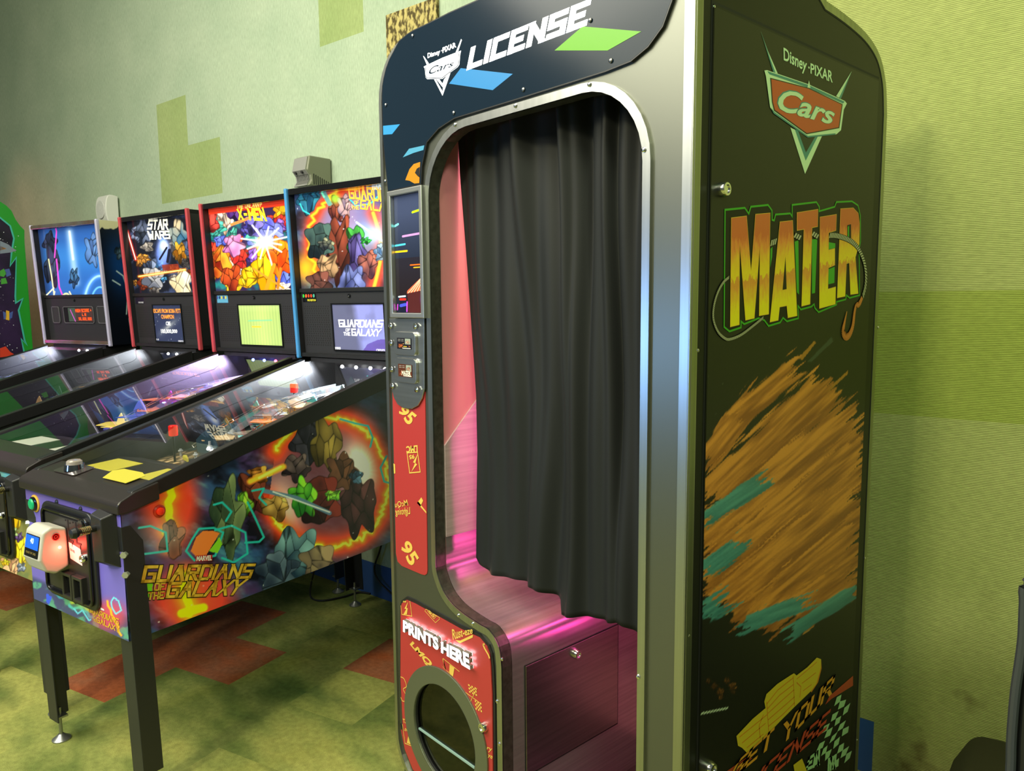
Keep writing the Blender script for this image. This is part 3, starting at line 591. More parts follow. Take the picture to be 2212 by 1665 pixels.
for k, (q, base) in enumerate((([(75, 292), (198, 302), (192, 155), (68, 160)], (26, 22, 34)), ([(80, 458), (203, 468), (196, 314), (75, 315)], (84, 42, 28)))):
    Q = cC(q); a0, a1 = min(Q[0][0], Q[3][0]), max(Q[1][0], Q[2][0]); b0, b1 = (Q[0][1]+Q[1][1])/2, (Q[2][1]+Q[3][1])/2
    fr = rpoly([(a0, b0), (a1, b0), (a1, b1), (a0, b1)], .012)
    card = bpy.data.objects.new('sample_card', None); COL.objects.link(card); card.parent = plate
    mb = MB(); mb.prism([fp(x, z, .008) for x, z in fr], (0, -.008, 0)); mb.build('card_holder', STEEL, card, .001)
    m_ = .016; art_panel('card_face', BF, lambda u, v: stk(a0+m_+(a1-a0-2*m_)*u, -.0168, b0+m_+(b1-b0-2*m_)*v), 80, 80, cardpaint(base, 3+8*k), artmat('printed_art', 0., .3), card)
    if k: mb = MB(); put_font(mb, 'MATER', [(a0+.05*(a1-a0)+.028, b0+m_+.004), (a1-m_-.006, b0+m_+.004), (a1-m_-.006, b0+m_+.016), (a0+.05*(a1-a0)+.028, b0+m_+.016)], fp, .0172, bold=.04); mb.build('card_print', mat('cream_print', rgb(225, 220, 205), .5), card)
# ---- red strip panel and red print panel
REDP = mat('red_laminate', rgb(168, 50, 50), .42); YEL = mat('yellow_print', rgb(215, 180, 82), .5)
rp = Fs([(848.9, 842), (919.4, 846), (924.4, 1232), (923, 1239), (919, 1241.5), (912, 1240), (869.6, 1222), (860, 1212), (856.5, 1195)], 0)
mb = MB(); mb.prism([fp(max(a, .014), b, 0) for a, b in rp], (0, -.002, 0)); strip = mb.build('red_strip', REDP, booth)
h2 = .0026
mb = MB(); C2 = lambda pts: Fs(crop(830, 660, 2.776, pts)); hf = lambda a, b, h: fp(a, b, h2+h)
def outline_digits(mb, s, q, k=.0035, fn=hf):
    put_font(mb, s, q, fn, .0003, bold=.035)
outline_digits(mb, '95', C2([(97, 1440), (160, 1568), (217, 1515), (152, 1400)])); mb.nxt(); outline_digits(mb, '95', C2([(82, 628), (150, 725), (205, 658), (128, 598)]))
mb.nxt(); ribbon(mb, C2([(142, 882), (205, 877), (221, 996), (158, 1002)]), .003, hf, .0004, closed=True)
mb.nxt(); mb.poly([hf(a, b, .0003) for a, b in C2([(206, 888), (178, 938), (190, 944), (168, 996), (203, 950), (192, 944)])])
mb.nxt(); put_font(mb, 'LMC', C2([(205, 835), (137, 842), (139, 882), (206, 875)]), hf, .0003, bold=.04); mb.nxt(); put_font(mb, '95', C2([(186, 890), (154, 895), (157, 921), (188, 917)]), hf, .0003, bold=.04)
mb.nxt(); put_font(mb, 'Lightning', C2([(160, 1262), (70, 1266), (72, 1216), (165, 1205)]), hf, .0003, bold=.01, shear=.3); mb.nxt(); put_font(mb, 'McQu', C2([(150, 1205), (66, 1216), (70, 1176), (148, 1160)]), hf, .0003, bold=.01, shear=.3)
mb.nxt(); put_strokes(mb, 'L', C2([(202, 1182), (258, 1245), (258, 1205), (228, 1148)]), hf, .0003, hw=1.1)
mb.nxt(); mb.poly([hf(a, b, .0003) for a, b in C2([(60, 945), (70, 950), (72, 1005), (64, 1006)])])
mb.builds('marking', YEL, strip)
# print panel
gp = Fs([(872, 1573), (866, 1460), (866.5, 1308), (869.6, 1296), (880.4, 1288), (899.6, 1296), (998, 1350), (1040, 1369), (1059, 1391), (1066, 1410), (1069, 1440), (1072, 1500), (1073, 1600)])
gx = max(a for a, b in gp)+.0; gp = [(max(a, .020), b) for a, b in gp]; zb2 = .095
panel_out = crom([(gx, zb2+.3)], 1) if False else [(gx-.002, .10), (gx-.05, .062), (.16, .062), (.08, .085), (.04, .13), (.021, .2)]+gp
mb = MB(); mb.prism([fp(a, b, 0) for a, b in keyhole(panel_out, hole_(.140))], (0, -.004, 0)); pp = mb.build('print_panel_gasket', BLK, booth)
red_in = offset(panel_out, .008, True)
if abs(sum(a*d-b*c for (a, b), (c, d) in zip(red_in, red_in[1:]+red_in[:1]))) > abs(sum(a*d-b*c for (a, b), (c, d) in zip(panel_out, panel_out[1:]+panel_out[:1]))): red_in = offset(panel_out, -.008, True)
mb = MB(); mb.prism([fp(a, b, .002) for a, b in keyhole(red_in, hole_(.140))], (0, -.005, 0)); pan = mb.build('print_panel', REDP, booth, label='red panel with yellow markings')
h3 = .0078; hg = lambda a, b, h: fp(a, b, h3+h); C8 = lambda pts: Fs(crop(860, 1260, 8.324, pts)); C4 = lambda pts: Fs(crop(840, 1180, 3.433, pts))
mb = MB()
put_font(mb, 'LMQ', C8([(240, 1090), (560, 1470), (690, 1440), (305, 1020)]), hg, 0, bold=.05)
mb.nxt(); put_font(mb, 'Rust-eze', C8([(1030, 1000), (1390, 880), (1370, 770), (990, 810)]), hg, 0, bold=.02, shear=.25)
mb.nxt(); mb.poly([hg(*p, 0) for p in C8([(1075, 1000), (1160, 1010), (1390, 900), (1385, 955), (1150, 1060)])])
mb.nxt()
for q in ([(90, 380), (112, 543), (292, 574), (255, 300)],): ribbon(mb, C8(q), .0018, hg, .0003)
mb.nxt(); mb.poly([hg(*p, 0) for p in C8([(222, 312), (155, 440), (188, 444), (135, 545), (200, 542), (215, 430), (192, 425)])]); mb.nxt(); put_font(mb, '95', C8([(188, 335), (130, 325), (125, 300), (190, 298)]), hg, 0, bold=.04)
mb.nxt(); ribbon(mb, C8([(525, 480), (545, 445), (790, 600), (790, 625), (715, 690)]), .0012, hg, .0003, closed=True); mb.nxt(); put_font(mb, '95', C8([(575, 500), (690, 600), (715, 560), (600, 480)]), hg, 0, bold=.03); mb.nxt(); ribbon(mb, C8([(570, 480), (600, 470), (730, 575), (690, 620)]), .0012, hg, .0003, closed=True)
mb.nxt(); ribbon(mb, C8([(1570, 1080), (1600, 1150), (1670, 1270), (1690, 1330)]), .0045, hg, .0003); mb.nxt(); ribbon(mb, C8([(1600, 1070), (1570, 1080)]), .004, hg, .0003)
mb.nxt()
for q in ([(840, 1330), (880, 1500), (905, 1550), (870, 1480), (855, 1340)], [(970, 1440), (1055, 1500), (1030, 1655), (960, 1600)], [(815, 1450), (900, 1530), (960, 1580), (980, 1610), (860, 1500)]): mb.poly([hg(*p, 0) for p in C8(q)])
mb.nxt(); ribbon(mb, C8([(850, 1330), (1145, 1565)]), .0015, hg, .0003)
mb.nxt()
for (ox, oy, dx, dy, ex, ey) in ((605, 1012, 60, 28, 8, 62), (655, 1130, 48, 22, 6, 70)):
    for i in range(5):
        for j in range(5):
            if (i+j) % 2 == 0:
                P = [(ox+dx*(i+a)/5+ex*(j+b)/5, oy+dy*(i+a)/5+ey*(j+b)/5) for a, b in ((0, 0), (1, 0), (1, 1), (0, 1))]; mb.poly([hg(*p, 0) for p in C4(P)])
mb.nxt(); ribbon(mb, C4([(588, 1075), (705, 1160)]), .0015, hg, .0003); mb.nxt(); ribbon(mb, C4([(672, 1045), (625, 1140)]), .0015, hg, .0003)
mb.nxt(); ribbon(mb, C4([(118, 1310), (138, 1452), (188, 1472)]), .0022, hg, .0003); mb.poly([hg(*p, 0) for p in C4([(160, 1400), (150, 1450), (180, 1460), (172, 1415)])]); mb.nxt(); put_font(mb, '95', C4([(160, 1366), (132, 1360), (135, 1338), (160, 1346)]), hg, 0, bold=.03); mb.nxt(); put_font(mb, 'LT', C4([(150, 1305), (122, 1300), (120, 1268), (145, 1275)]), hg, 0, bold=.04)
mb.nxt(); ribbon(mb, crom(C4([(104, 960), (130, 975), (148, 1030), (125, 1050), (140, 1085)]), 4), .0022, hg, .0003); mb.nxt(); ribbon(mb, crom(C4([(106, 1110), (118, 1138), (140, 1140)]), 4), .0022, hg, .0003)
mb.nxt(); put_font(mb, 'ry', C4([(742, 1510), (785, 1530), (785, 1490), (742, 1475)]), hg, 0, bold=.01, shear=.3); mb.nxt(); put_font(mb, 'ye', C4([(748, 1560), (787, 1580), (787, 1545), (748, 1525)]), hg, 0, bold=.01, shear=.3)
mb.builds('marking', YEL, pan)
# halo-lit channel letters
dL = .024; q8 = lambda pts: [F(*p, -dL) for p in crop(860, 1260, 8.324, pts)]
QP = q8([(88, 868), (728, 1212), (718, 985), (88, 655)]); QH = q8([(770, 1240), (1292, 1552), (1268, 1268), (775, 1040)])
mb = MB(); mf = MB(); mk_ = MB()
for s_, Q in (('PRINTS', QP), ('HERE', QH)):
    put_font3(mb, s_, Q, fp, .013, dL-.0004, .045); put_font(mf, s_, Q, fp, dL, bold=.04); put_font(mk_, s_, Q, fp, .0128, bold=.03)
pl_ = mb.build('lettering', mat('letter_side', (.16, .17, .16), .4), pan, label='glowing white raised lettering'); mf.build('lit_faces', WHITE_E, pl_); mk_.build('halo_backs', mat('halo_white', (1, 1, 1), .4, emit=(1, 1, 1), es=9.), pl_, recalc=False)
# output ring, window and flap
mb = MB(); cs = [(rc[0]+.181*math.cos(2*math.pi*i/64), rc[1]+.181*math.sin(2*math.pi*i/64)) for i in range(64)]; ribbon(mb, cs, .0475, lambda a, b, h: fp(a, b, .006+h), .006, closed=True, side=1)
ring_o = mb.build('output_ring', mat('ring_steel', rgb(118, 122, 104), .42, .7), booth, .001)
mb = MB(); mb.lathe((rc[0], -.0125, rc[1]), [(.1345, 0), (.1345, .02), (.130, .02)], 48, ax=1, caps=False); mb.lathe((rc[0], .05, rc[1]), [(.001, 0), (.14, 0), (.14, -.056), (.134, -.056)], 48, ax=1, caps=False); mb.build('chute', BLKM, ring_o, smooth=True)
fz = F(911, 1569, 0.01)[1]
mb = MB(); pts = [(rc[0]+.132*math.cos(a), rc[1]+.132*math.sin(a)) for a in np.linspace(-math.pi-math.asin((rc[1]-fz)/.132)*-1, math.asin((fz-rc[1])/.132), 30)]
pts = [(x, z) for x, z in [(rc[0]+.132*math.cos(a), rc[1]+.132*math.sin(a)) for a in np.linspace(0, 2*math.pi, 96)] if z < fz]
mb.prism([(x, .004, z) for x, z in sorted(pts, key=lambda p: math.atan2(p[1]-fz-.0, p[0]-rc[0]))], (0, .004, 0)); mb.build('flap', mat('flap_green', (.012, .03, .022), .25), ring_o)
xx = math.sqrt(.132**2-(rc[1]-fz)**2); mb = MB(); mb.box(rc[0]-xx, rc[0]+xx, -.003, .009, fz-.002, fz+.003); mb.build('flap_edge', mat('clear_edge', (.25, .38, .36), .2), ring_o)
mb = MB(); mb.poly([(x, .001, z) for x, z in hole_(.1335)]); mb.build('window', glassmat('smoked_glass', (.35, .36, .36)), ring_o, recalc=False)
lk = F(1052, 1566); camlock(pan, (lk[0], -.007, lk[1]), 1)
# ---- right side slab with the graphic door
arcp = Ss([(1915, 250), (1914, 200), (1911, 168), (1903, 130), (1890, 100), (1870, 72), (1845, 48), (1815, 24), (1785, 3)])
yb = arcp[0][0]; at = arcp[-1]
slab = [(.0205, ZB), (yb, ZB)]+crom(arcp, 3)+[(at[0]-.05, at[1]+.026), (at[0]-.11, at[1]+.036), (.0205, at[1]+.037)]
SIDEB = mat('side_black', (.007, .0075, .006), .42, spec=.3)
mb = MB(); mb.prism([(BW-.03, a, b) for a, b in slab], (.03, 0, 0)); side = mb.build('side_panel', SIDEB, booth)
mb = MB(); ribbon(mb, slab[1:], .017, sp, .0012, side=1); ribbon(mb, [(.0, ZB), (.0, slab[-1][1])], .016, lambda a, b, h: sp(a, b, .0016+h), .0012, side=-1); mb.build('side_edge_trim', noisy('dull_aluminium', (.30, .32, .24), (.38, .40, .30), 60, .4, 1., stretch=(1, 1, .02)), side)
mb = MB(); ribbon(mb, offset(slab[1:], .0185), .003, sp, .0006); mb.build('side_groove', BLKM, side)
dl = S(1522, 900)[0]; y0d = S(1535.5, 200)[0]; y1d = S(1893, 250)[0]; zs_top = (S(1539, 8.3)[1]+S(1896, 172.6)[1])/2
mb = MB(); mb.box(BW-.001, BW+.0008, y0d-.004, y1d+.004, ZB+.02, zs_top+.006); mb.build('door_seam', BLKM, side)
DZ0 = ZB+.03
def door_paint(px, py, u, v):
    a = Art(px, py, (15, 16, 12)); n = fbm(px/26, py/26, 5); n2 = fbm(px/9, py/9, 11)
    for p in ([(1726, 772), (1760, 735), (1762, 741), (1733, 778)], [(1782, 845), (1832, 800), (1832, 807), (1784, 852)], [(1812, 965), (1828, 948), (1829, 955), (1812, 972)]): a.fill(p, (160, 105, 35))
    for p in ([(1745, 780), (1797, 727), (1799, 738), (1752, 782)], [(1814, 930), (1862, 893), (1862, 901), (1814, 938)]): a.fill(p, (48, 58, 48))
    # plain rust and teal brush strokes (nothing pictured)
    rs = np.random.RandomState(4)
    S_ = [(1512, 1010, 1640, 850, 30), (1530, 1080, 1790, 830, 44), (1514, 1180, 1850, 900, 52), (1516, 1270, 1862, 985, 54), (1560, 1320, 1862, 1075, 54), (1640, 1335, 1860, 1160, 50), (1720, 1330, 1852, 1235, 38), (1590, 900, 1720, 790, 26)]
    Tl = [(1512, 1130, 1660, 1030, 20), (1512, 1240, 1610, 1165, 22), (1600, 1352, 1740, 1300, 20), (1700, 1372, 1856, 1268, 18), (1512, 1330, 1570, 1290, 26)]
    for L_, pal in ((S_, ((136, 78, 30), (206, 132, 52))), (Tl, ((46, 104, 104), (76, 140, 134)))):
        for k, (x0, y0, x1, y1, w_) in enumerate(L_):
            d = np.array([x1-x0, y1-y0], float); l = np.hypot(*d); d /= l; t = (px-x0)*d[0]+(py-y0)*d[1]; q = -(px-x0)*d[1]+(py-y0)*d[0]; rg = fbm(t/60+k*5, q/5+k*9, 40+k)
            al = np.clip((w_-np.abs(q)+(rg-.5)*w_*.9)/3, 0, 1)*np.clip((t+(rg-.5)*90)/6, 0, 1)*np.clip((l-t+(rg-.5)*120)/6, 0, 1); sh = np.clip(.5+(fbm(t/90+k, q/7, 60+k)-.5)*2.2+(q/w_)*-.25, 0, 1)[..., None]
            a.mix(al, np.array(pal[0])/255*(1-sh)+np.array(pal[1])/255*sh)
    for k in range(7): a.rock(1530+k*9+(k % 3)*4, 1470+12*(k % 4), 6+2*(k % 3), (70, 40, 18), (130, 80, 36), k)
    a.line([(1515, 1541), (1572, 1529)], 1.6, (190, 205, 175)); a.stars(30, 3, .8, (1520, 1840, 740, 900), (90, 100, 80)); return a.c
mb = MB(); mb.box(BW-.001, BW+.0028, y0d, y1d, DZ0, zs_top); dpan = mb.build('side_door', SIDEB, side)
art_panel('door_print', BF, lambda u, v: stk(BW+.0032, y0d+.002+(y1d-y0d-.004)*u, DZ0+(zs_top-.004-DZ0)*v), 200, 640, door_paint, artmat('printed_door', 0., .42), dpan)
hs = lambda a, b, h: sp(a, b, .0038+h)
S7 = lambda pts: Ss(crop(1470, 0, 3.62, pts)); S8 = lambda pts: Ss(crop(1500, 420, 4.162, pts)); S6 = lambda pts: Ss(crop(1460, 1280, 4.324, pts))
def decal(name, mats, parts, parent=dpan, label=None):
    mb = MB()
    for h, mi, pts in parts: mb.poly([hs(a, b, h) for a, b in pts], mi)
    return mb.build(name, mats, parent, recalc=False, label=label)
MINT = mat('chrome_print', rgb(190, 215, 180), .35); TEAL = mat('teal_print', rgb(60, 125, 120), .35); REDC = mat('badge_red', rgb(180, 75, 42), .4); DARKC = mat('dark_print', rgb(20, 34, 28), .4)
shield = S7([(640, 555), (660, 552), (985, 662), (1270, 792), (1286, 812), (1262, 860), (1240, 1020), (1205, 1052), (980, 1075), (715, 888), (685, 842), (652, 600)])
em2 = decal('emblem', [MINT, TEAL, REDC, DARKC], [
    (0, 0, S7([(612, 245), (668, 400), (746, 578), (712, 572)])), (.0002, 1, S7([(612, 245), (690, 470), (728, 574), (712, 572)])), (0, 0, S7([(1325, 560), (1240, 775), (1203, 755)])), (.0002, 1, S7([(1325, 560), (1240, 775), (1226, 768)])),
    (0, 0, S7([(845, 1000), (960, 1362), (1092, 1068), (1045, 1070), (968, 1245), (890, 1020)])), (.0002, 1, S7([(880, 1015), (965, 1258), (1060, 1068), (1035, 1072), (968, 1180), (905, 1020)])), (.0003, 3, S7([(905, 1025), (966, 1195), (1038, 1072), (980, 1085)])),
    (.0004, 0, shield), (.0006, 1, S7([(662, 560), (985, 668), (1268, 798), (1255, 812), (985, 690), (680, 585)])), (.0006, 1, S7([(690, 845), (720, 880), (980, 1066), (1200, 1044), (1190, 1055), (980, 1078), (712, 890)])),
    (.0008, 3, S7([(684, 612), (985, 690), (1252, 818), (1226, 1004), (970, 1052), (714, 868), (698, 800)])), (.001, 2, S7([(692, 622), (985, 698), (1244, 822), (1219, 998), (970, 1044), (720, 862), (704, 800)])), (.0008, 0, S7([(975, 690), (988, 632), (1000, 692)]))])
mb = MB(); hc = lambda a, b, h: hs(a, b, .0014+h)
put_font(mb, 'Cars', S7([(728, 868), (1190, 992), (1192, 838), (752, 668)]), lambda a, b, h: hs(a, b+.001, .0012), 0, 1, bold=.035, shear=.35); put_font(mb, 'Cars', S7([(736, 866), (1184, 985), (1188, 838), (758, 676)]), hc, .0002, 0, bold=.02, shear=.35)
mb.build('emblem_name', [MINT, TEAL], em2, recalc=False)
mb = MB(); put_font(mb, 'Disney', S7([(795, 505), (970, 592), (976, 470), (786, 372)]), hs, 0, bold=.02, shear=.1); put_font(mb, '·PIXAR', S7([(985, 570), (1176, 650), (1176, 562), (985, 490)]), hs, 0, bold=.02); mb.build('lettering', MINT, dpan)
# big orange lettering with green outline, rope and hook
GRN = mat('green_outline', rgb(50, 150, 30), .4); BLKP = mat('black_print', rgb(15, 16, 12), .42, spec=.3)
M_ = [(312, 212), (450, 195), (490, 690), (530, 180), (662, 168), (650, 1075), (563, 1090), (570, 470), (520, 1112), (440, 1130), (388, 440), (385, 1170), (303, 1190)]
A_ = [(750, 248), (865, 235), (905, 1090), (822, 1108), (812, 1000), (748, 1012), (735, 1130), (660, 1147)]
T_ = [(903, 165), (1093, 135), (1090, 290), (1040, 300), (1022, 985), (945, 1005), (965, 315), (903, 325)]
E_ = [(1110, 205), (1260, 180), (1255, 325), (1190, 345), (1188, 500), (1245, 485), (1245, 635), (1187, 660), (1183, 850), (1253, 830), (1250, 985), (1105, 1025)]
R_ = [(1295, 130), (1410, 122), (1455, 170), (1468, 260), (1465, 440), (1430, 565), (1455, 890), (1385, 900), (1375, 615), (1350, 622), (1338, 915), (1265, 930), (1285, 430)]
GO = [(258, 140), (435, 122), (472, 175), (490, 112), (645, 96), (680, 145), (682, 230), (700, 235), (712, 182), (845, 172), (862, 200), (862, 96), (1080, 70), (1106, 112), (1106, 152), (1245, 112), (1260, 70), (1400, 63), (1455, 100), (1476, 190), (1478, 420), (1465, 500), (1470, 905), (1380, 930), (1350, 905), (1345, 943), (1262, 965), (1262, 990), (1100, 1058), (1066, 1020), (1060, 985), (1035, 1008), (940, 1034), (915, 1000), (918, 1112), (815, 1140), (780, 1108), (755, 1150), (650, 1182), (612, 1130), (560, 1112), (430, 1165), (402, 1140), (402, 1195), (298, 1230), (250, 1190)]
mgn = 'rust_gradient_print'
m = mat(mgn, (.5, .3, .05), .4); nt = m.node_tree; N = nt.nodes.new; L = nt.links.new
_a = S8([(310, 780)])[0]; _b = S8([(1450, 575)])[0]; _k = (_b[1]-_a[1])/(_b[0]-_a[0]); _zt = S8([(310, 212)])[0]; _h = _zt[1]-S8([(303, 1190)])[0][1]
tc = N('ShaderNodeTexCoord'); sep = N('ShaderNodeSeparateXYZ'); L(tc.outputs['Object'], sep.inputs[0])
m1 = N('ShaderNodeMath'); m1.operation = 'MULTIPLY_ADD'; m1.inputs[1].default_value = -_k; L(sep.outputs[1], m1.inputs[0]); L(sep.outputs[2], m1.inputs[2])
nz = N('ShaderNodeTexNoise'); nz.inputs['Scale'].default_value = 160; nz.inputs['Detail'].default_value = 4; mpn = N('ShaderNodeMapping'); mpn.inputs['Scale'].default_value = (1, 1, .35); L(tc.outputs['Object'], mpn.inputs[0]); L(mpn.outputs[0], nz.inputs[0])
m2 = N('ShaderNodeMath'); m2.operation = 'MULTIPLY_ADD'; m2.inputs[1].default_value = .055; L(nz.outputs[0], m2.inputs[0]); L(m1.outputs[0], m2.inputs[2])
mr = N('ShaderNodeMapRange'); z_b = _a[1]-_k*_a[0]+.0275; mr.inputs[1].default_value = z_b-.45*_h; mr.inputs[2].default_value = z_b+.60*_h; L(m2.outputs[0], mr.inputs[0])
rp_ = N('ShaderNodeValToRGB'); e = rp_.color_ramp.elements; e[0].position = 0; e[0].color = (*rgb(225, 208, 14), 1); e[1].position = 1; e[1].color = (*rgb(194, 96, 46), 1)
for p, c in ((.15, (225, 203, 18)), (.36, (214, 140, 48)), (.42, (208, 135, 46)), (.43, (225, 195, 24)), (.56, (222, 180, 30)), (.72, (214, 126, 52)), (.8, (194, 94, 44))): q = e.new(p); q.color = (*rgb(*c), 1)
L(mr.outputs[0], rp_.inputs[0]); L(rp_.outputs[0], nt.nodes['Principled BSDF'].inputs['Base Color'])
GRAD = m
parts = [(.0003, 0, S8([(885, 425), (918, 412), (924, 900), (905, 880)])), (.0003, 0, S8([(1040, 405), (1088, 400), (1068, 885), (1040, 892)])), (.0003, 0, S8([(1192, 430), (1250, 440), (1250, 480), (1192, 495)])), (.0003, 0, S8([(1190, 672), (1245, 650), (1242, 795), (1188, 808)])), (.0003, 0, S8([(668, 490), (685, 470), (682, 560), (664, 660)]))]
mb = MB(); mb.poly([hs(a, b, 0) for a, b in S8(GO)], 1); ribbon(mb, S8(GO), .0036, lambda a, b, h: hs(a, b, .0002+h), .0001, 0, closed=True)
for h, mi, p in parts: mb.poly([hs(a, b, h) for a, b in p], mi)
word = mb.build('big_lettering', [GRN, BLKP], dpan, recalc=False, label='orange and yellow lettering outlined in green')
mb = MB(); my = MB()
for pts in (M_, A_, T_, E_, R_):
    P = S8(pts); mb.poly([hs(a, b, .0006) for a, b in P]); ribbon(my, P, .0011, lambda a, b, h: hs(a, b, .0007+h), .0001, closed=True)
mb.build('letter_faces', GRAD, word, recalc=False); my.build('letter_outline', mat('gold_line', rgb(205, 165, 50), .4), word, recalc=False)
decal('letter_counters', [BLKP, GRN], [(.0009, 0, S8([(800, 560), (774, 858), (810, 850)])), (.0009, 0, S8([(1356, 278), (1390, 268), (1392, 400), (1355, 410)])), (.001, 1, S8([(1360, 290), (1372, 285), (1372, 390), (1360, 396)]))], word)
ropes = [[(1195, 370), (1260, 372), (1370, 410), (1450, 480), (1505, 600), (1524, 720), (1518, 830), (1495, 920)], [(665, 440), (720, 420)], [(880, 365), (938, 395)], [(1042, 350), (1096, 385)], [(290, 745), (240, 790), (190, 880), (155, 1000), (150, 1120), (190, 1230), (250, 1290), (300, 1300), (400, 1260), (520, 1170), (600, 1105)]]
mb = MB()
for k, r_ in enumerate(ropes):
    P = crom(S8(r_), 8); wd = .0115 if k < 4 else .0055; ribbon(mb, P, wd*1.12, lambda a, b, h: hs(a, b, .0010+h), .0001, 1); d = 0
    L_ = np.cumsum([0]+[math.dist(a, b) for a, b in zip(P, P[1:])]); nn = int(L_[-1]/(wd*.62))
    for i in range(nn):
        s0 = (i+.1)/nn*L_[-1]; s1 = (i+.72)/nn*L_[-1]; f = lambda s: np.array([np.interp(s, L_, [p[0] for p in P]), np.interp(s, L_, [p[1] for p in P])])
        a, b = f(s0), f(s1); dd = f(min(s1+.001, L_[-1]))-f(max(s0-.001, 0)); dd /= np.linalg.norm(dd)+1e-9; q = np.array([-dd[1], dd[0]])*wd*.46; sk = dd*wd*.3
        mb.poly([hs(*p, .0013) for p in (a-q-sk, b-q-sk, b+q+sk, a+q+sk)], 0)
mb.build('rope', [mat('rope_print', rgb(172, 170, 140), .5), BLKP], word, recalc=False)
mb = MB(); hk = crom(S8([(1490, 925), (1462, 985), (1435, 1000), (1420, 1060), (1405, 1180), (1375, 1260), (1340, 1278), (1318, 1230), (1330, 1150), (1352, 1050)]), 6)
ws = np.interp(np.linspace(0, 1, len(hk)), [0, .12, .3, .6, .75, 1], [.010, .014, .010, .017, .018, .002])
for i in range(len(hk)-1):
    a, b = np.array(hk[i]), np.array(hk[i+1]); d = (b-a)/np.linalg.norm(b-a); q = np.array([-d[1], d[0]]); mb.poly([hs(*p, .0014) for p in (a-q*ws[i]/2, b-q*ws[i+1]/2, b+q*ws[i+1]/2, a+q*ws[i]/2)])
mb.build('hook', mat('hook_print', rgb(190, 110, 48), .45), word, recalc=False)
# lower artwork: checker field, red bands, winged badge, slanted words
CHK = mat('pale_green_print', rgb(150, 190, 140), .45); BAND = mat('red_band_print', rgb(165, 62, 36), .4); WING = mat('wing_yellow', rgb(195, 170, 38), .4); WLN = mat('wing_line', rgb(190, 115, 25), .4); GOLD = mat('gold_word', rgb(205, 140, 40), .4); REDW = mat('red_word', rgb(175, 62, 40), .4)
mb = MB()
for h, p in ((0, [(1641, 770), (1641, 862), (1440, 985), (1380, 1040), (1420, 960)]), (0, [(455, 1662), (640, 1535), (700, 1535), (560, 1665)])): mb.poly([hs(*q, h) for q in S6(p)])
mb.build('band', BAND, dpan, recalc=False)
mb = MB(); rs = random.Random(4); O_ = np.array([1660., 870.]); e1 = np.array([-58., 34.]); e2 = np.array([-22., 78.])
def inreg(p): return p[0] < 1636 and p[1] < 1664 and p[0] > 1180+ (1664-p[1])*.42 and p[1] > 870+(1636-p[0])*.66
for i in range(-3, 14):
    for j in range(-2, 16):
        c = [O_+e1*(i+a)+e2*(j+b)+np.array([rs.uniform(-9, 9), rs.uniform(-9, 9)]) for a, b in ((.04, .04), (.96, .04), (.96, .96), (.04, .96))]
        if (i+j) % 2 == 0 and all(inreg(p) for p in c): mb.poly([hs(*q, .0003) for q in S6(c)])
put_strokes(mb, 'EN', S6([(1190, 1664), (1330, 1600), (1340, 1440), (1225, 1530)]), hs, .0005, hw=.9, gap=.6); put_strokes(mb, 'IN', S6([(1400, 1664), (1480, 1640), (1495, 1490), (1405, 1540)]), hs, .0005, hw=.9, gap=.6)
mb.build('checker', CHK, dpan, recalc=False)
mb = MB(); wing = [(548, 1330), (700, 1170), (820, 1070), (808, 1010), (828, 940), (930, 845), (1060, 760), (1085, 746), (1110, 766), (1210, 690), (1300, 600), (1340, 615), (1338, 690), (1310, 790), (1295, 845), (1245, 912), (1090, 1060), (950, 1200), (660, 1500), (600, 1440), (562, 1420)]
mb.poly([hs(*q, .0006) for q in S6(wing)], 0)
for p, w_ in (([(575, 1340), (835, 1130)], 8), ([(600, 1395), (820, 1210)], 8), ([(645, 1440), (800, 1310)], 8), ([(832, 1030), (935, 900), (1075, 790)], 9), ([(838, 1075), (950, 950), (1080, 850)], 9), ([(840, 1120), (960, 1010), (1085, 900)], 9), ([(842, 1180), (970, 1070), (1090, 965)], 9), ([(846, 1240), (980, 1130), (1090, 1020)], 9), ([(830, 1010), (850, 1310)], 8), ([(1078, 770), (1090, 1050)], 8), ([(1110, 800), (1300, 640)], 8), ([(1160, 840), (1290, 740)], 8), ([(1170, 910), (1250, 850)], 8), ([(800, 1130), (760, 1230), (770, 1350)], 9), ([(1110, 830), (1150, 870), (1140, 970)], 9)):
    ribbon(mb, S6(p), w_*.00027, lambda a, b, h: hs(a, b, .0008+h), .0001, 1)
mb.poly([hs(*q, .0005) for q in S6([(1340, 615), (1345, 700), (1312, 830), (1250, 925), (1240, 905), (1300, 800)])], 1)
mb.poly([hs(*q, .0009) for q in S6([(1090, 1664), (1080, 1600), (1160, 1540), (1210, 1664)])], 0)
mb.build('winged_badge', [WING, WLN], dpan, recalc=False)
mb = MB(); 
for s_, Q in (('GET', [(440, 1790), (880, 1420), (905, 1240), (560, 1560)]), ('YOUR', [(950, 1440), (1440, 935), (1485, 740), (985, 1220)]), ('LICENSE', [(520, 2010), (1385, 1270), (1430, 1075), (650, 1740)])):
    put_strokes(mb, s_, S6(Q), lambda a, b, h: hs(a, b, .0012), 0, 0 if s_ != 'LICENSE' else 1, hw=.62, gap=.7)
    if s_ != 'LICENSE': put_strokes(mb, s_, S6(Q), lambda a, b, h: hs(a, b, .0010), 0, 2, hw=1.0, gap=.1)
mb.build('slanted_lettering', [GOLD, REDW, BLKP], dpan, recalc=False)
lk = S(1555, 410); camlock(dpan, (BW+.003, lk[0], lk[1]), 0, s=1.1); lk = S(1527, 1655); camlock(dpan, (BW+.003, lk[0], lk[1]), 0, s=1.1)
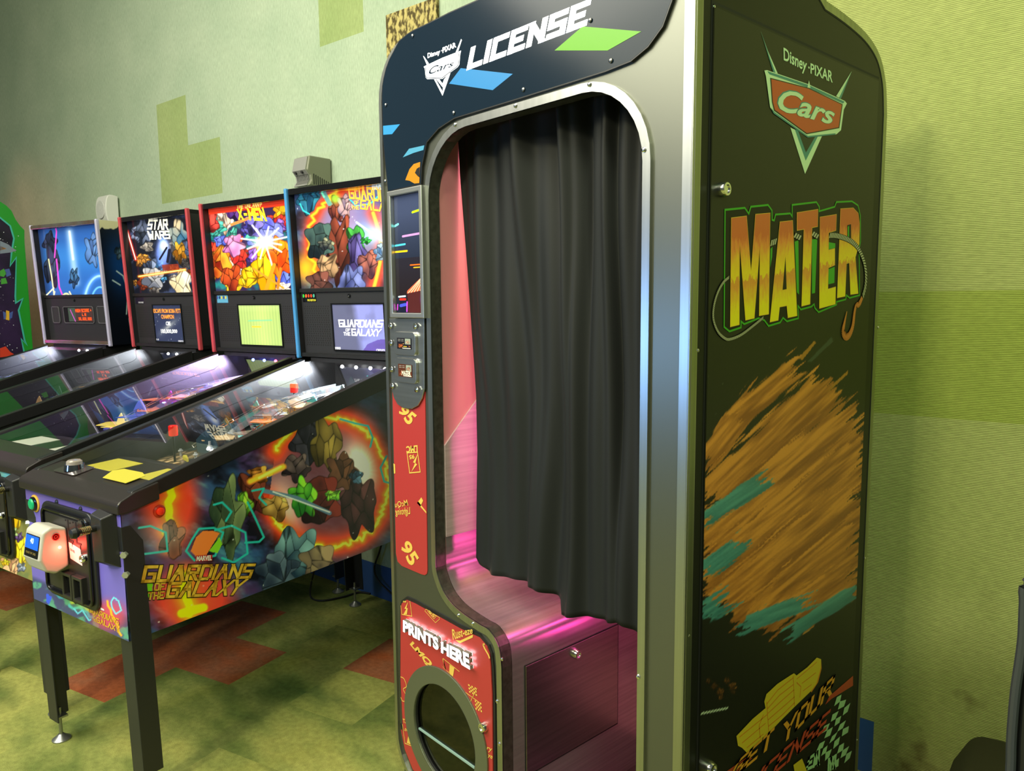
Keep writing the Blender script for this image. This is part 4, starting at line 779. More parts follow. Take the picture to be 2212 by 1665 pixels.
screws([(1506, 757), (1486, 1372), (1541, 15), (1896, 707), (1867, 1205), (1850, 1598)], side=True, r=.0035).builds('side_screw', CHROME, side, smooth=True)
# ---- curtain (hangs on a rod inside the doorway)
yc = .092
cl_ = [(988, 285), (992, 375), (1004, 544), (1015, 698), (1023, 798), (1027, 850), (1031, 972), (1029, 1120), (1028, 1200)]
cl = [F(*p, yc) for p in cl_]; zt_c = ztop+.11
hem = [F(*p, yc) for p in [(1028, 1203), (1034, 1216), (1059, 1235), (1110, 1250), (1150, 1266), (1186, 1285), (1190, 1315), (1240, 1324), (1307, 1328), (1330, 1345), (1347, 1371), (1376, 1381), (1400, 1384)]]
hx = [p[0] for p in hem]; hz = [p[1] for p in hem]
nu, nv = 170, 90; V_ = []
clz = [p[1] for p in cl][::-1]; clx = [p[0] for p in cl][::-1]
rs = np.random.RandomState(2); ph = rs.rand(12)*6.28
for j in range(nv+1):
    t_ = j/nv
    for i in range(nu+1):
        s_ = i/nu; xh = hx[0]+(hx[-1]-hx[0])*s_; zb_ = np.interp(xh, hx, hz); z = zt_c+(zb_-zt_c)*t_
        xl_ = np.interp(z, clz, clx); xr_ = xr+.02; x = xl_+(xr_-xl_)*s_
        f = s_*9.5+.35*math.sin(s_*7+1)+.25*math.sin(t_*3+s_*9)*t_
        amp = .024*(.55+.45*math.sin(s_*11+2))*(1-.35*t_)*min(1, s_*6)
        d = amp*math.sin(f*6.283*.55)+.008*math.sin(f*6.283*1.3+t_*2.2+ph[2])*(1-.5*t_)+.006*math.sin(s_*31+t_*5.5)+.005*math.sin(s_*17-t_*9)
        d = (d+.012*math.sin(t_*6+s_*13)*t_*(1-t_)*2)*min(1, .15+s_*6)
        V_.append((x+.006*math.sin(f*3.1), YF+yc+d, z))
mb = MB()
W_ = nu+1; base = np.array([XL, 0, 0])
mb.add([(a+XL, b, c) for a, b, c in V_], [(j*W_+i, j*W_+i+1, (j+1)*W_+i+1, (j+1)*W_+i) for j in range(nv) for i in range(nu)])
cur = mb.build('curtain', mat('black_cloth', (.0125, .014, .0155), .6, spec=.22), None, smooth=True, recalc=False)
cur.data.set_sharp_from_angle(angle=3.1); md = cur.modifiers.new('thick', 'SOLIDIFY'); md.thickness = .003
tag(cur, 'long black pleated curtain hanging in the photo booth doorway', 'curtain')
mb = MB(); mb.cyl((xo+.001, yc, zt_c+.004), (BW-.03, yc, zt_c+.004), .009, n=12); mb.build('curtain_rod', CHROME, booth, smooth=True)
# ================================================================== PINBALL MACHINES  (x right, y to the back, origin on the floor by the front left leg)
CW = .552
def zt(y): return .892+(y+.02)*.2535                      # top of the side rails
def make_pinball(sp):
    fr = Frame((*sp['o'], 0), sp['t']); t = thing('pinball_machine', (*sp['o'], 0), sp['t'], sp['label'], 'pinball machine', 'pinball machines along the wall')
    FRONT, BACK, ZBOT = -.032, 1.30, .483
    # cabinet: open-topped box
    sidep = [(FRONT, ZBOT), (BACK, ZBOT), (BACK, 1.172), (1.06, zt(1.06)-.012), (.02, zt(.02)-.03), (FRONT, .862)]
    mb = MB()
    for a in (0., CW-.018): mb.prism([(a, y, z) for y, z in sidep], (.018, 0, 0))
    mb.box(.0, CW, FRONT, FRONT+.018, ZBOT, .862); mb.box(0, CW, BACK-.018, BACK, ZBOT, 1.17); mb.box(0, CW, FRONT, BACK, ZBOT, ZBOT+.015); mb.box(.018, CW-.018, 1.10, BACK, 1.155, 1.172)
    cab = mb.build('cabinet', sp.get('cab', BLK), t)
    if sp.get('side_paint'):
        ft = lambda y: np.interp(y, [FRONT, .02, 1.06, BACK], [.862, zt(.02)-.03, zt(1.06)-.012, 1.172])
        art_panel('side_art', fr, lambda u, v: stk(CW+.0012, FRONT+(BACK-FRONT)*u, ZBOT+(ft(FRONT+(BACK-FRONT)*u)-ZBOT)*v), 520, 240, sp['side_paint'], artmat('printed_side', 0., .22), cab)
    if sp.get('front_paint'):
        art_panel('front_art', fr, lambda u, v: stk(CW*u, FRONT-.0012, ZBOT+(.862-ZBOT)*v), 150, 110, sp['front_paint'], artmat('printed_art', 0., .38), cab)
    # rails, lockdown bar, glass
    railm = sp.get('rail', BLK)
    for sx_ in (0, 1):
        x0, x1 = (-.006, .022) if sx_ == 0 else (CW-.022, CW+.006); mb = MB()
        P = [(-.03, .905-.058), (.03, zt(.03)-.042), (1.04, zt(1.04)-.07), (1.065, zt(1.065)-.06), (1.065, zt(1.065)), (.0, zt(.0))]
        mb.prism([(x0, y, z) for y, z in P], (x1-x0, 0, 0)); mb.build('side_rail', railm, t, .003)
    mb = MB(); P = rpoly([(-.046, .842), (-.046, .874), (.005, .896), (.074, .911), (.074, .860), (-.02, .842)], [.004, .018, .02, .004, 0, 0], 5)
    mb.prism([(-.012, y, z) for y, z in P], (CW+.024, 0, 0)); mb.build('lockdown_bar', mat('bar_black', (.022, .018, .018), .30), t, .010, 4)
    mb = MB(); mb.poly([(.022, .074, zt(.074)-.006), (CW-.022, .074, zt(.074)-.006), (CW-.022, 1.06, zt(1.06)-.006), (.022, 1.06, zt(1.06)-.006)]); mb.build('glass', glassmat('clear_glass'), t, recalc=False)
    # playfield and toys
    zp = lambda y: .798+.15*y
    pf = bpy.data.objects.new('playfield', None); COL.objects.link(pf); pf.parent = t
    art_panel('playfield_board', fr, lambda u, v: stk(.018+(CW-.036)*u, .10+1.14*v, zp(.10+1.14*v)), 90, 190, sp['pf_paint'], artmat('playfield_print_glow', sp.get('pf_glow', .6), .15), pf)  # emission in the print stands in for light falling on the board
    mb = MB(); mb.prism([(.018, y, z) for y, z in [(.08, .80), (.08, .882), (.26, .890), (.33, .874), (.33, .82)]], (CW-.036, 0, 0)); ap = mb.build('apron', mat('apron_black', (.018, .016, .015), .4), pf)
    mb = MB()
    for (a, b) in ((.05, .20), (.34, .50)): mb.nxt(); mb.prism([(a, y, .8825+(y-.08)*.0445) for y in (.11,)]+[(a, .235, .8894), (b, .235, .8894), (b, .11, .8838)], (0, 0, .0018))
    mb.builds('instruction_card', sp['card'], ap)
    rs = random.Random(sp['seed']); lit = sp['lit']
    mb = MB(); mt = MB()
    for k, (x, y) in enumerate([(.16, .80), (.30, .88), (.22, .96), (.38, .78)]):
        mb.nxt(); z = zp(y); mb.lathe((x, y, z), [(.026, 0), (.026, .035), (.036, .045), (.036, .056), (.02, .064), (.001, .066)], 18)
    mb.builds('pop_bumper', sp['bump'], pf, smooth=True)
    for k, (x, a) in enumerate(((.17, .5), (.38, math.pi-.5))):
        mb = MB(); z = zp(.40)+.012; c, s_ = math.cos(a-.9 if k == 0 else a+.9), math.sin(a-.9 if k == 0 else a+.9); mb.prism([(x+.008*s_, .40-.008*c, z), (x+.075*c, .40+.075*s_, z), (x-.008*s_, .40+.008*c, z)], (0, 0, .018)); mb.build('flipper', sp['card'], pf, .004)
    mb = MB()
    for k in range(34):
        x = rs.uniform(.04, CW-.05); y = rs.uniform(.42, 1.2); z = zp(y); h = rs.choice([.025, .03, .05]); mb.nxt(); mb.cyl((x, y, z), (x, y, z+h), .0045, n=8); mb.lathe((x, y, z+h*.6), [(.008, 0), (.009, .003), (.008, .006)], 10)
    mb.builds('post', mat('clear_post', (.55, .6, .65), .15, .2), pf, smooth=True)
    for k in range(13):
        mb = MB(); x = rs.uniform(.06, CW-.08); y = rs.uniform(.45, 1.12); z = zp(y)+rs.choice([.035, .055, .08]); n = rs.randint(4, 6); a0 = rs.uniform(0, 6)
        mb.prism([(x+rs.uniform(.03, .07)*math.cos(a0+6.28*i/n), y+rs.uniform(.04, .085)*math.sin(a0+6.28*i/n), z) for i in range(n)], (0, 0, .003)); c = rs.choice(sp['pal']); mb.build('plastic', mat('plastic_%d_%d_%d' % c, rgb(*c), .25, emit=rgb(*c), es=.4), pf)
    for k in range(8):                                 # upright printed figures replaced by plain upright plastics
        mb = MB(); x = (.09, .30, .44, .2, .06, .15, .36, .25)[k]; y = (.62, .72, .95, 1.1, .78, .50, .60, .9)[k]; z = zp(y); n = 7; h = rs.uniform(.07, .12); w_ = rs.uniform(.03, .06)
        P = [(x-w_, z), (x-w_*1.1, z+h*.5), (x-w_*.5, z+h*.8), (x+w_*.1, z+h), (x+w_*.7, z+h*.7), (x+w_, z+h*.4), (x+w_*.8, z)]; mb.prism([(a, y, b) for a, b in P], (0, .004, 0)); c = sp['pal'][(k*2) % len(sp['pal'])]; mb.build('upright_plastic', mat('plastic_%d_%d_%d' % c, rgb(*c), .25, emit=rgb(*c), es=.4), pf)
    for k in range(3):                                 # wire ramps
        mb = MB(); x = (.07, .26, .46)[k]; P = [(x, .50, zp(.5)+.02), (x+.02, .60, zp(.6)+.06), (x+.05*(1-k), .78, zp(.78)+.10), (x+.10*(1-k), .98, zp(.98)+.10), (x+.04, 1.14, zp(1.14)+.07)]
        for d in (-.011, .011): mb.tube(crom([(a+d, b, c) for a, b, c in P], 5), .0022, 6)
        for q in crom(P, 3)[::2]: mb.tube([(q[0]-.011, q[1], q[2]), (q[0], q[1], q[2]-.007), (q[0]+.011, q[1], q[2])], .0015, 5)
        mb.build('wire_ramp', CHROME, pf, smooth=True)
    for k in range(2):                                 # clear plastic ramps
        mb = MB(); x = (.12, .40)[k]; A_ = crom([(x, .55, zp(.55)+.01), (x+.01, .72, zp(.72)+.06), (x+.06*(1-2*k), .92, zp(.92)+.085), (x+.05*(1-2*k), 1.12, zp(1.12)+.07)], 5)
        for w0, w1, h0, h1 in ((-.024, .024, 0, 0), (-.024, -.026, 0, .028), (.024, .026, 0, .028)):
            mb.add([q for a, b, c in A_ for q in ((a+w0, b, c+h0), (a+w1, b, c+h1))], [(2*i, 2*i+1, 2*i+3, 2*i+2) for i in range(len(A_)-1)])
        mb.build('clear_ramp', mat('ramp_clear', (.75, .8, .85), .08, trans=.9), pf, smooth=True, recalc=False)
    if sp.get('cubes'):
        for (px, py) in sp['cubes']:
            x = .115; y, z = fr.atx(px, py, x); mb = MB(); mb.lathe((x, y, z-.018), [(.014, 0), (.0155, .002), (.0155, .034), (.012, .037), (.001, .037)], 14); mb.build('flasher_dome', mat('red_dome', (.6, .01, .008), .12, emit=(1, .03, .02), es=.45), pf, smooth=True)
            mb = MB(); mb.cyl((x, y, zp(y)), (x, y, z-.018), .004, n=8); mb.build('flasher_stem', BLK, pf)
    for k in range(26):
        x = rs.uniform(.05, CW-.06); y = rs.uniform(.42, 1.18); mb = MB(); mb.ball((x, y, zp(y)+rs.choice([.006, .02, .045])), .0055, 6); c, e = rs.choice(lit); mb.build('bulb', mat('bulb_%d_%d_%d' % tuple(int(255*q) for q in c), c, .3, emit=c, es=e*rs.choice([1.])), pf)
    if sp.get('disc'):
        c, e = sp['disc']; mb = MB(); mb.lathe((.36, .52, zp(.52)+.045), [(.001, 0), (.07, 0), (.07, .004), (.001, .006)], 30); mb.build('translucent_disc', mat('blue_disc', c, .15, emit=c, es=e), pf)
    # lit back panel under the backbox
    mb = MB(); mb.box(.018, CW-.018, 1.235, 1.25, .90, 1.155); bp_ = mb.build('back_panel', mat('back_panel_dark', (.03, .03, .035), .4), pf)
    mb = MB()
    for k in range(7): mb.nxt().prism([(.06+k*.065+d*.03, 1.228, .96+rs.uniform(0, .03)+(.06+rs.uniform(0, .05))*(d in (1, 2, 3))) for d in range(5)], (0, .006, 0), k % 3)
    mb.builds('back_plastic', [mat('plastic_%d_%d_%d' % c, rgb(*c), .25, emit=rgb(*c), es=.4) for c in (sp['pal']*3)[:3]], pf)
    for k, c in enumerate(sp['backlit']):
        mb = MB(); mb.ball((.09+k*.085, 1.21, 1.128), .0075, 6); mb.build('bulb', mat('bulbx_%d_%d_%d' % tuple(int(255*q) for q in c), c, .3, emit=c, es=14.), pf)
    d = bpy.data.lights.new('playfield_glow', 'AREA'); d.shape = 'RECTANGLE'; d.size = .4; d.size_y = .5; d.energy = 9*sp.get('glow', 1.2); d.color = sp.get('glowc', (.85, .92, 1)); lo = bpy.data.objects.new('playfield_glow', d); COL.objects.link(lo)
    lo.location = tuple(fr.wor(np.array([CW/2, 1.13, 1.135]))); tgt = fr.wor(np.array([CW/2, .75, .86])); lo.rotation_euler = (Vector(tgt)-lo.location).to_track_quat('-Z', 'Y').to_euler()
    d.size_y = .08
    # coin door with slots, returns, lock
    if sp.get('front', True):
        fd = lambda px, py: fr.aty(px, py, FRONT-.004)
        cd_ = bpy.data.objects.new('coin_door', None); COL.objects.link(cd_); cd_.parent = t
        X0, X1, Z0, Z1 = .118, .420, .535, .822
        mb = MB(); mb.prism([(a, FRONT, b) for a, b in rpoly([(X0, Z0), (X1, Z0), (X1, Z1), (X0, Z1)], .035)], (0, -.012, 0)); mb.build('door_frame', BLK, cd_, .005, 3)
        mb = MB(); ribbon(mb, rpoly([(X0+.018, Z0+.018), (X1-.018, Z0+.018), (X1-.018, Z1-.018), (X0+.018, Z1-.018)], .022), .009, lambda a, b, h: (a, FRONT-.011-h, b), .010, closed=True); mb.build('door_rib', BLKG, cd_, .003)
        mb = MB(); mb.box(X0+.03, X1-.03, FRONT-.0155, FRONT-.010, Z0+.03, Z1-.03); mb.build('door_leaf', mat('door_leaf', (.020, .018, .018), .35), cd_, .003)
        mb = MB()
        for a in (.285, .330): mb.nxt(); mb.box(a, a+.006, FRONT-.0165, FRONT-.0150, .728, .788); mb.box(a, a+.028, FRONT-.0165, FRONT-.0150, .724, .730); mb.box(a+.02, a+.024, FRONT-.0165, FRONT-.0150, .712, .724)
        for a, b in ((.275, .785), (.30, .78), (.318, .785), (.345, .78), (.275, .735), (.275, .76)): mb.nxt(); mb.cyl((a, FRONT-.0168, b), (a, FRONT-.015, b), .0025, n=8)
        mb.builds('coin_slot', BLKM, cd_)
        for a in (.262, .322):
            mb = MB(); ribbon(mb, [(a, .562), (a+.046, .562), (a+.046, .628), (a, .628)], .010, lambda p, q, h: (p, FRONT-.013-h, q), .018, closed=True, side=1 if False else 0); mb.build('coin_return', mat('return_black', (.02, .02, .021), .3), cd_, .002)
            mb = MB(); mb.prism([(a+.008, FRONT-.015, .57), (a+.038, FRONT-.015, .57), (a+.038, FRONT-.022, .62), (a+.008, FRONT-.022, .62)], (0, 0, .001)); mb.box(a+.007, a+.039, FRONT-.018, FRONT-.015, .568, .622); mb.build('return_flap', BLKG, cd_)
        camlock(cd_, (.374, FRONT-.0155, .690), 1, 'door_lock', 1.0)
        mb = MB(); mb.lathe((.372, FRONT-.0155, .79), [(.016, 0), (.016, -.004), (.012, -.007), (.001, -.007)], 18, ax=1); mb.build('button', BLKG, cd_, smooth=True)
        mb = MB()
        for a, b in ((.20, Z1+.002), (.34, Z1+.002), (.27, Z0), (.425, .70)): mb.nxt(); mb.lathe((a, FRONT, b), [(.008, 0), (.008, -.003), (.004, -.006), (.0005, -.0065)], 12, ax=1)
        mb.builds('carriage_bolt', BLK, cd_, smooth=True)
        # start button, shooter housing and rod
        mb = MB(); mb.lathe((.062, FRONT, .800), [(.027, 0), (.027, -.004), (.022, -.006), (.022, -.002)], 28, ax=1); sb = mb.build('start_button', mat('amber_ring', rgb(215, 170, 60), .35), t, smooth=True)
        mb = MB(); mb.lathe((.062, FRONT-.001, .800), [(.022, -.001), (.022, -.009), (.017, -.012)], 28, ax=1); mb.build('button_bezel', BLKG, sb, smooth=True)
        mb = MB(); mb.lathe((.062, FRONT-.004, .800), [(.017, 0), (.017, -.010), (.014, -.013), (.001, -.014)], 24, ax=1); mb.build('button_cap', mat('green_button', rgb(15, 150, 95), .25, emit=rgb(10, 150, 95), es=.35), sb, smooth=True)
        mb = MB(); hp_ = [(.462, .853), (.532, .845), (.540, .690), (.468, .682)]; q_ = [(.468, .838), (.522, .832), (.527, .715), (.474, .708)]
        mb.add([(a, FRONT, b) for a, b in hp_]+[(a, FRONT-.040, b) for a, b in q_], [(0, 1, 2, 3), (4, 7, 6, 5), (0, 4, 5, 1), (1, 5, 6, 2), (2, 6, 7, 3), (3, 7, 4, 0)]); sh = mb.build('shooter_housing', mat('housing_black', (.016, .016, .018), .4), t, .003)
        mb = MB(); mb.cyl((.492, FRONT-.038, .803), (.492, FRONT-.054, .803), .009); mb.build('shooter_sleeve', BLK, sh, smooth=True)
        mb = MB(); mb.cyl((.492, FRONT-.05, .803), (.492, FRONT-.085, .803), .0045); mb.lathe((.492, FRONT-.083, .803), [(.001, 0), (.012, -.002), (.015, -.010), (.012, -.020), (.001, -.023)][::-1], 14, ax=1); mb.build('shooter_rod', BLK, sh, smooth=True)
        mb = MB(); mb.tube([(.492+.010*math.cos(k*.7), FRONT-.054-k*.0005, .803+.010*math.sin(k*.7)) for k in range(54)], .0016, 6); mb.build('shooter_spring', mat('brass', (.62, .52, .30), .25, 1.), sh, smooth=True)
        mb = MB(); mb.lathe((CW, .075, .825), [(.018, -.002), (.018, .004), (.013, .007), (.013, .004)], 20, ax=0); fb = mb.build('flipper_button', mat('red_button', rgb(190, 40, 20), .3), t, smooth=True)
        mb = MB(); mb.lathe((CW, .075, .825), [(.011, .002), (.011, .011), (.008, .013), (.0005, .0135)], 18, ax=0); mb.build('button_cap', mat('red_cap', rgb(205, 45, 22), .18, emit=rgb(190, 30, 10), es=.4), fb, smooth=True)
    # legs
    for (lx, ly, sx_, sy_) in ((0, 0, -1, -1), (1, 0, 1, -1), (0, 1, -1, 1), (1, 1, 1, 1)):
        cx = -.002 if lx == 0 else CW+.002; cy = FRONT-.003 if ly == 0 else BACK+.003; fx = cx-sx_*-.004; fy = 0.0-.0 if ly == 0 else 1.335; w_ = .058; th = .004; zt_ = .805 if ly == 0 else .80; zb_ = .075
        mb = MB(); fx0 = cx; 
        def ring(z, k): # L section at height z
            f = (zt_-z)/zt_; ox = fx0+sx_*.0*f; oy = cy+(fy-cy+(-.012 if ly == 0 else .0))*f*0.9; w2 = w_*(1 if z < zt_-.1 else 1)
            return [(ox, oy, z), (ox-sx_*w2, oy, z), (ox-sx_*w2, oy-sy_*th, z), (ox-sx_*th, oy-sy_*th, z), (ox-sx_*th, oy-sy_*w2, z), (ox, oy-sy_*w2, z)]
        zz = [zb_, .30, .50, .62, .70, zt_-.05]; rr = [ring(z, 0) for z in zz]; vs_ = [p for r in rr for p in r]; n = 6
        fs = [(i*n+k, i*n+(k+1) % n, (i+1)*n+(k+1) % n, (i+1)*n+k) for i in range(len(zz)-1) for k in range(n)]+[tuple(range(n))[::-1]]
        top = ring(zt_, 0); c = top[0]; b5 = rr[-1]
        vs_ += [c, (c[0]-sx_*w_*.45, c[1], c[2]), (c[0]-sx_*w_*.45, c[1]-sy_*th, c[2]), (c[0]-sx_*th, c[1]-sy_*th, c[2]), (c[0]-sx_*th, c[1]-sy_*w_*.45, c[2]), (c[0], c[1]-sy_*w_*.45, c[2])]
        q = len(zz)*n; fs += [(q-n+k, q-n+(k+1) % n, q+(k+1) % n, q+k) for k in range(n)]+[tuple(range(q, q+n))]
        mb.add(vs_, fs); lg = mb.build('leg', mat('leg_black', (.016, .017, .020), .42), t, .0012)
        b0 = ring(.08, 0)[0]; px_, py_ = b0[0]-sx_*.022, b0[1]-sy_*.022
        mb = MB(); mb.cyl((px_, py_, .012), (px_, py_, .11), .0055, n=10); mb.box(min(px_-.018, px_+.018), px_+.018, py_-.018, py_+.018, .078, .084); mb.lathe((px_, py_, 0), [(.028, 0), (.028, .004), (.014, .014), (.008, .02)], 20); mb.build('leveler', mat('zinc', (.35, .36, .35), .35, .9), lg, smooth=True)
        mb = MB()
        for zb2 in (.728, .672):
            mb.nxt(); r0 = ring(zb2, 0)[0]; a = np.array([r0[0]-sx_*.006, r0[1]-sy_*.006, zb2]); dr_ = np.array([sx_, sy_, 0])/math.sqrt(2); mb.cyl(a, a+dr_*.012, .0105, .009, n=6); mb.lathe
        mb.builds('leg_bolt', mat('pale_bolt', (.48, .50, .42), .35, .6), lg)
    # backbox
    BX0, BX1, BZ0, BZ1 = -.048, .600, 1.176, 1.874; f0, f1 = 1.085, 1.050
    yf_ = lambda z: f0+(f1-f0)*(z-BZ0)/(BZ1-BZ0)
    bb = bpy.data.objects.new('backbox', None); COL.objects.link(bb); bb.parent = t
    mb = MB(); prof = [(yf_(BZ0)+.006, BZ0), (BACK, BZ0), (BACK, BZ1), (yf_(BZ1)+.006, BZ1)]
    for a in (BX0, BX1-.016): mb.prism([(a, y, z) for y, z in prof], (.016, 0, 0))
    mb.box(BX0, BX1, BACK-.012, BACK, BZ0, BZ1); mb.prism([(BX0, y, z) for y, z in [(f0+.01, BZ0), (BACK, BZ0), (BACK, BZ0+.016), (f0+.01, BZ0+.016)]], (BX1-BX0, 0, 0)); mb.prism([(BX0, y, z) for y, z in [(f1+.008, BZ1-.02), (BACK, BZ1-.02), (BACK, BZ1), (f1+.008, BZ1)]], (BX1-BX0, 0, 0))
    mb.build('backbox_shell', BLK, bb)
    for a in (BX0-.003, BX1-.014):
        mb = MB(); mb.prism([(a, y, z) for y, z in [(yf_(BZ0)-.006, BZ0-.008), (yf_(BZ0)+.016, BZ0-.008), (yf_(BZ1)+.016, BZ1+.004), (yf_(BZ1)-.006, BZ1+.004)]], (.017, 0, 0)); mb.build('side_molding', sp['trim'], bb, .006, 3)
    if sp.get('bb_side'): art_panel('backbox_art', fr, lambda u, v: stk(BX1+.0015, yf_(BZ0+(BZ1-BZ0)*v)+.012+(BACK-yf_(BZ0+(BZ1-BZ0)*v)-.012)*u, BZ0+(BZ1-BZ0)*v), 60, 160, sp['bb_side'], artmat('printed_art', 0., .38), bb)
    yg = lambda z: yf_(z)+.036; gx0, gx1 = BX0+.016, BX1-.016; zm = 1.462
    mb = MB(); mb.prism([(gx0, y, z) for y, z in [(yf_(1.858)+.004, 1.850), (yf_(1.858)+.05, 1.850), (yf_(1.858)+.05, 1.876), (yf_(1.858)+.004, 1.876)]], (gx1-gx0, 0, 0)); mb.build('top_channel', BLKG, bb, .003)
    art_panel('backglass', fr, lambda u, v: stk(gx0+(gx1-gx0)*u, yg(zm+(1.85-zm)*v), zm+(1.85-zm)*v), 240, 170, sp['bg_paint'], artmat('backglass_%d' % sp['seed'], sp.get('bg_glow', .8), .12), bb)
    mb = MB(); mb.prism([(gx0, y, z) for y, z in [(yg(zm)-.014, zm-.014), (yg(zm)+.02, zm-.014), (yg(zm)+.02, zm+.003), (yg(zm)-.014, zm+.003)]], (gx1-gx0, 0, 0)); mb.build('glass_channel', BLK, bb, .002)
    mb = MB(); mb.prism([(gx0, y, z) for y, z in [(yg(BZ0)-.006, BZ0+.012), (yg(BZ0)+.02, BZ0+.012), (yg(zm)+.02, zm-.012), (yg(zm)-.006, zm-.012)]], (gx1-gx0, 0, 0)); spk = mb.build('speaker_panel', mat('panel_charcoal', (.022, .022, .027), .45), bb, .002)
    ys = lambda z: yg(z)-.0065
    mb = MB(); mb.lathe((.262, ys(1.432), 1.432), [(.008, .002), (.008, -.004), (.004, -.005), (.001, -.003)], 16, ax=1); mb.build('lock', BLKG, spk, smooth=True)
    if sp['kind'] == 'stern':
        for (a, b) in ((gx0+.012, .142), (.410, gx1-.012)):
            mb = MB(); 
            for i in range(11):
                for j in range(18):
                    x = a+(b-a)*(i+.5+.25*(j % 2))/11.5; z = 1.222+.172*(j+.5)/18; mb.add([(x-.0036, ys(z), z), (x, ys(z-.003), z-.0034), (x+.0036, ys(z), z), (x, ys(z+.003), z+.0034)], [(0, 1, 2, 3)])
            g_ = mb.build('speaker_grille', mat('grille_hole', (.004, .004, .004), .6), spk, recalc=False)
        sx0, sx1, sz0, sz1 = sp['scr']
        mb = MB(); ribbon(mb, [(sx0, sz0), (sx1, sz0), (sx1, sz1), (sx0, sz1)], .006, lambda a, b, h: (a, ys(b)-.001-h, b), .004, closed=True, side=1); sc_ = mb.build('display_bezel', BLKG, spk)
        art_panel('display', fr, lambda u, v: stk(sx0+(sx1-sx0)*u, ys(sz0+(sz1-sz0)*v)-.001, sz0+(sz1-sz0)*v), 130, 100, sp['scr_paint'], artmat('screen_glow', .85, .15), spk)
        wf = lambda a, b, h: (a, ys(b)-.0018-h, b)
        for s_, q, font, c, k_ in sp.get('scr_text', []):
            mb = MB(); Q = [(sx0+(sx1-sx0)*a, sz0+(sz1-sz0)*b) for a, b in q]
            (put_font(mb, s_, Q, wf, 0, bold=k_) if font else put_strokes(mb, s_, Q, wf, 0, hw=k_, gap=.7)); mb.build('display_text', mat('glow_%d_%d_%d' % c, rgb(*c), .4, emit=rgb(*c), es=1.0), spk, recalc=False)
        a0, b0 = gx0+.012, 1.408
        mb = MB(); mb.box(a0, a0+.085, ys(b0+.02)-.001, ys(b0)+.003, b0, b0+.038); dec = mb.build('plaque', sp['plq'], spk, .002)
        if sp.get('plq_text'):
            mb = MB(); c = sp['plq_text'][1]; put_font(mb, sp['plq_text'][0], [(a0+.03, b0+.003), (a0+.082, b0+.003), (a0+.082, b0+.012), (a0+.03, b0+.012)], lambda a, b, h: (a, ys(b0+.02)-.0016, b), 0, bold=.03); mb.build('plaque_text', mat('ink_%d_%d_%d' % c, rgb(*c), .5), dec, recalc=False)
        for k in range(5 if sp.get('plq_dots') else 0):
            mb = MB(); c = sp['plq_dots'][k]; mb.poly([(a0+.006+k*.016+.006*math.cos(i)*1.0, ys(b0+.02)-.0015, b0+.026+.008*math.sin(i)) for i in np.linspace(0, 6.28, 9)[:-1]]); mb.build('plaque_spot', mat('ink_%d_%d_%d' % c, rgb(*c), .5), dec, recalc=False)
    else:
        for (a, b, e) in ((.028, .10, 0), (.145, .435, 1), (.475, .55, 0)):
            mb = MB(); P = rpoly([(a, 1.30), (b, 1.30), (b, 1.395), (a, 1.395)], .012); mb.prism([(x, ys(z), z) for x, z in P], (0, -.003, 0)); mb.build('speaker_grille' if not e else 'display_bezel', mat('opening_grey', (.03, .03, .034), .5) if not e else BLKG, spk)
            mb = MB(); ribbon(mb, P, .005, lambda x, z, h: (x, ys(z)-.002-h, z), .004, closed=True); mb.build('opening_trim', mat('grey_trim', (.10, .10, .11), .35), spk)
        art_panel('display', fr, lambda u, v: stk(.19+.235*u, ys(1.308+.08*v)-.0035, 1.308+.08*v), 60, 30, sp['scr_paint'], artmat('screen_glow', .85, .15), spk)
        for s_, q, k_ in sp['scr_text']:
            mb = MB(); Q = [(.19+.235*a, 1.308+.08*b) for a, b in q]; put_strokes(mb, s_, Q, lambda a, b, h: (a, ys(b)-.0045, b), 0, hw=k_, gap=.9); mb.build('display_text', mat('amber_dots', rgb(255, 80, 20), .4, emit=rgb(255, 78, 18), es=1.3), spk, recalc=False)
    for s_, q, font, c, k_, dep, sh_ in sp.get('bg_text', []):   # backglass lettering, quad given in photo pixels on the glass
        P0 = np.array([0, yg(1.66), 1.66]); nrm = np.array([0, 1., 0]); Q = [fr.aty(*p, yg(1.66)-.002) for p in q]
        mb = MB(); wf = lambda a, b, h: (a, yg(b)-.002-h, b)
        (put_font(mb, s_, Q, wf, dep, bold=k_, shear=sh_) if font else put_strokes(mb, s_, Q, wf, dep, hw=k_, gap=.7)); mb.build('title', mat('title_%d_%d_%d' % c, rgb(*c), .4, emit=rgb(*c), es=.85), bb, recalc=False)
    return t, fr, cab
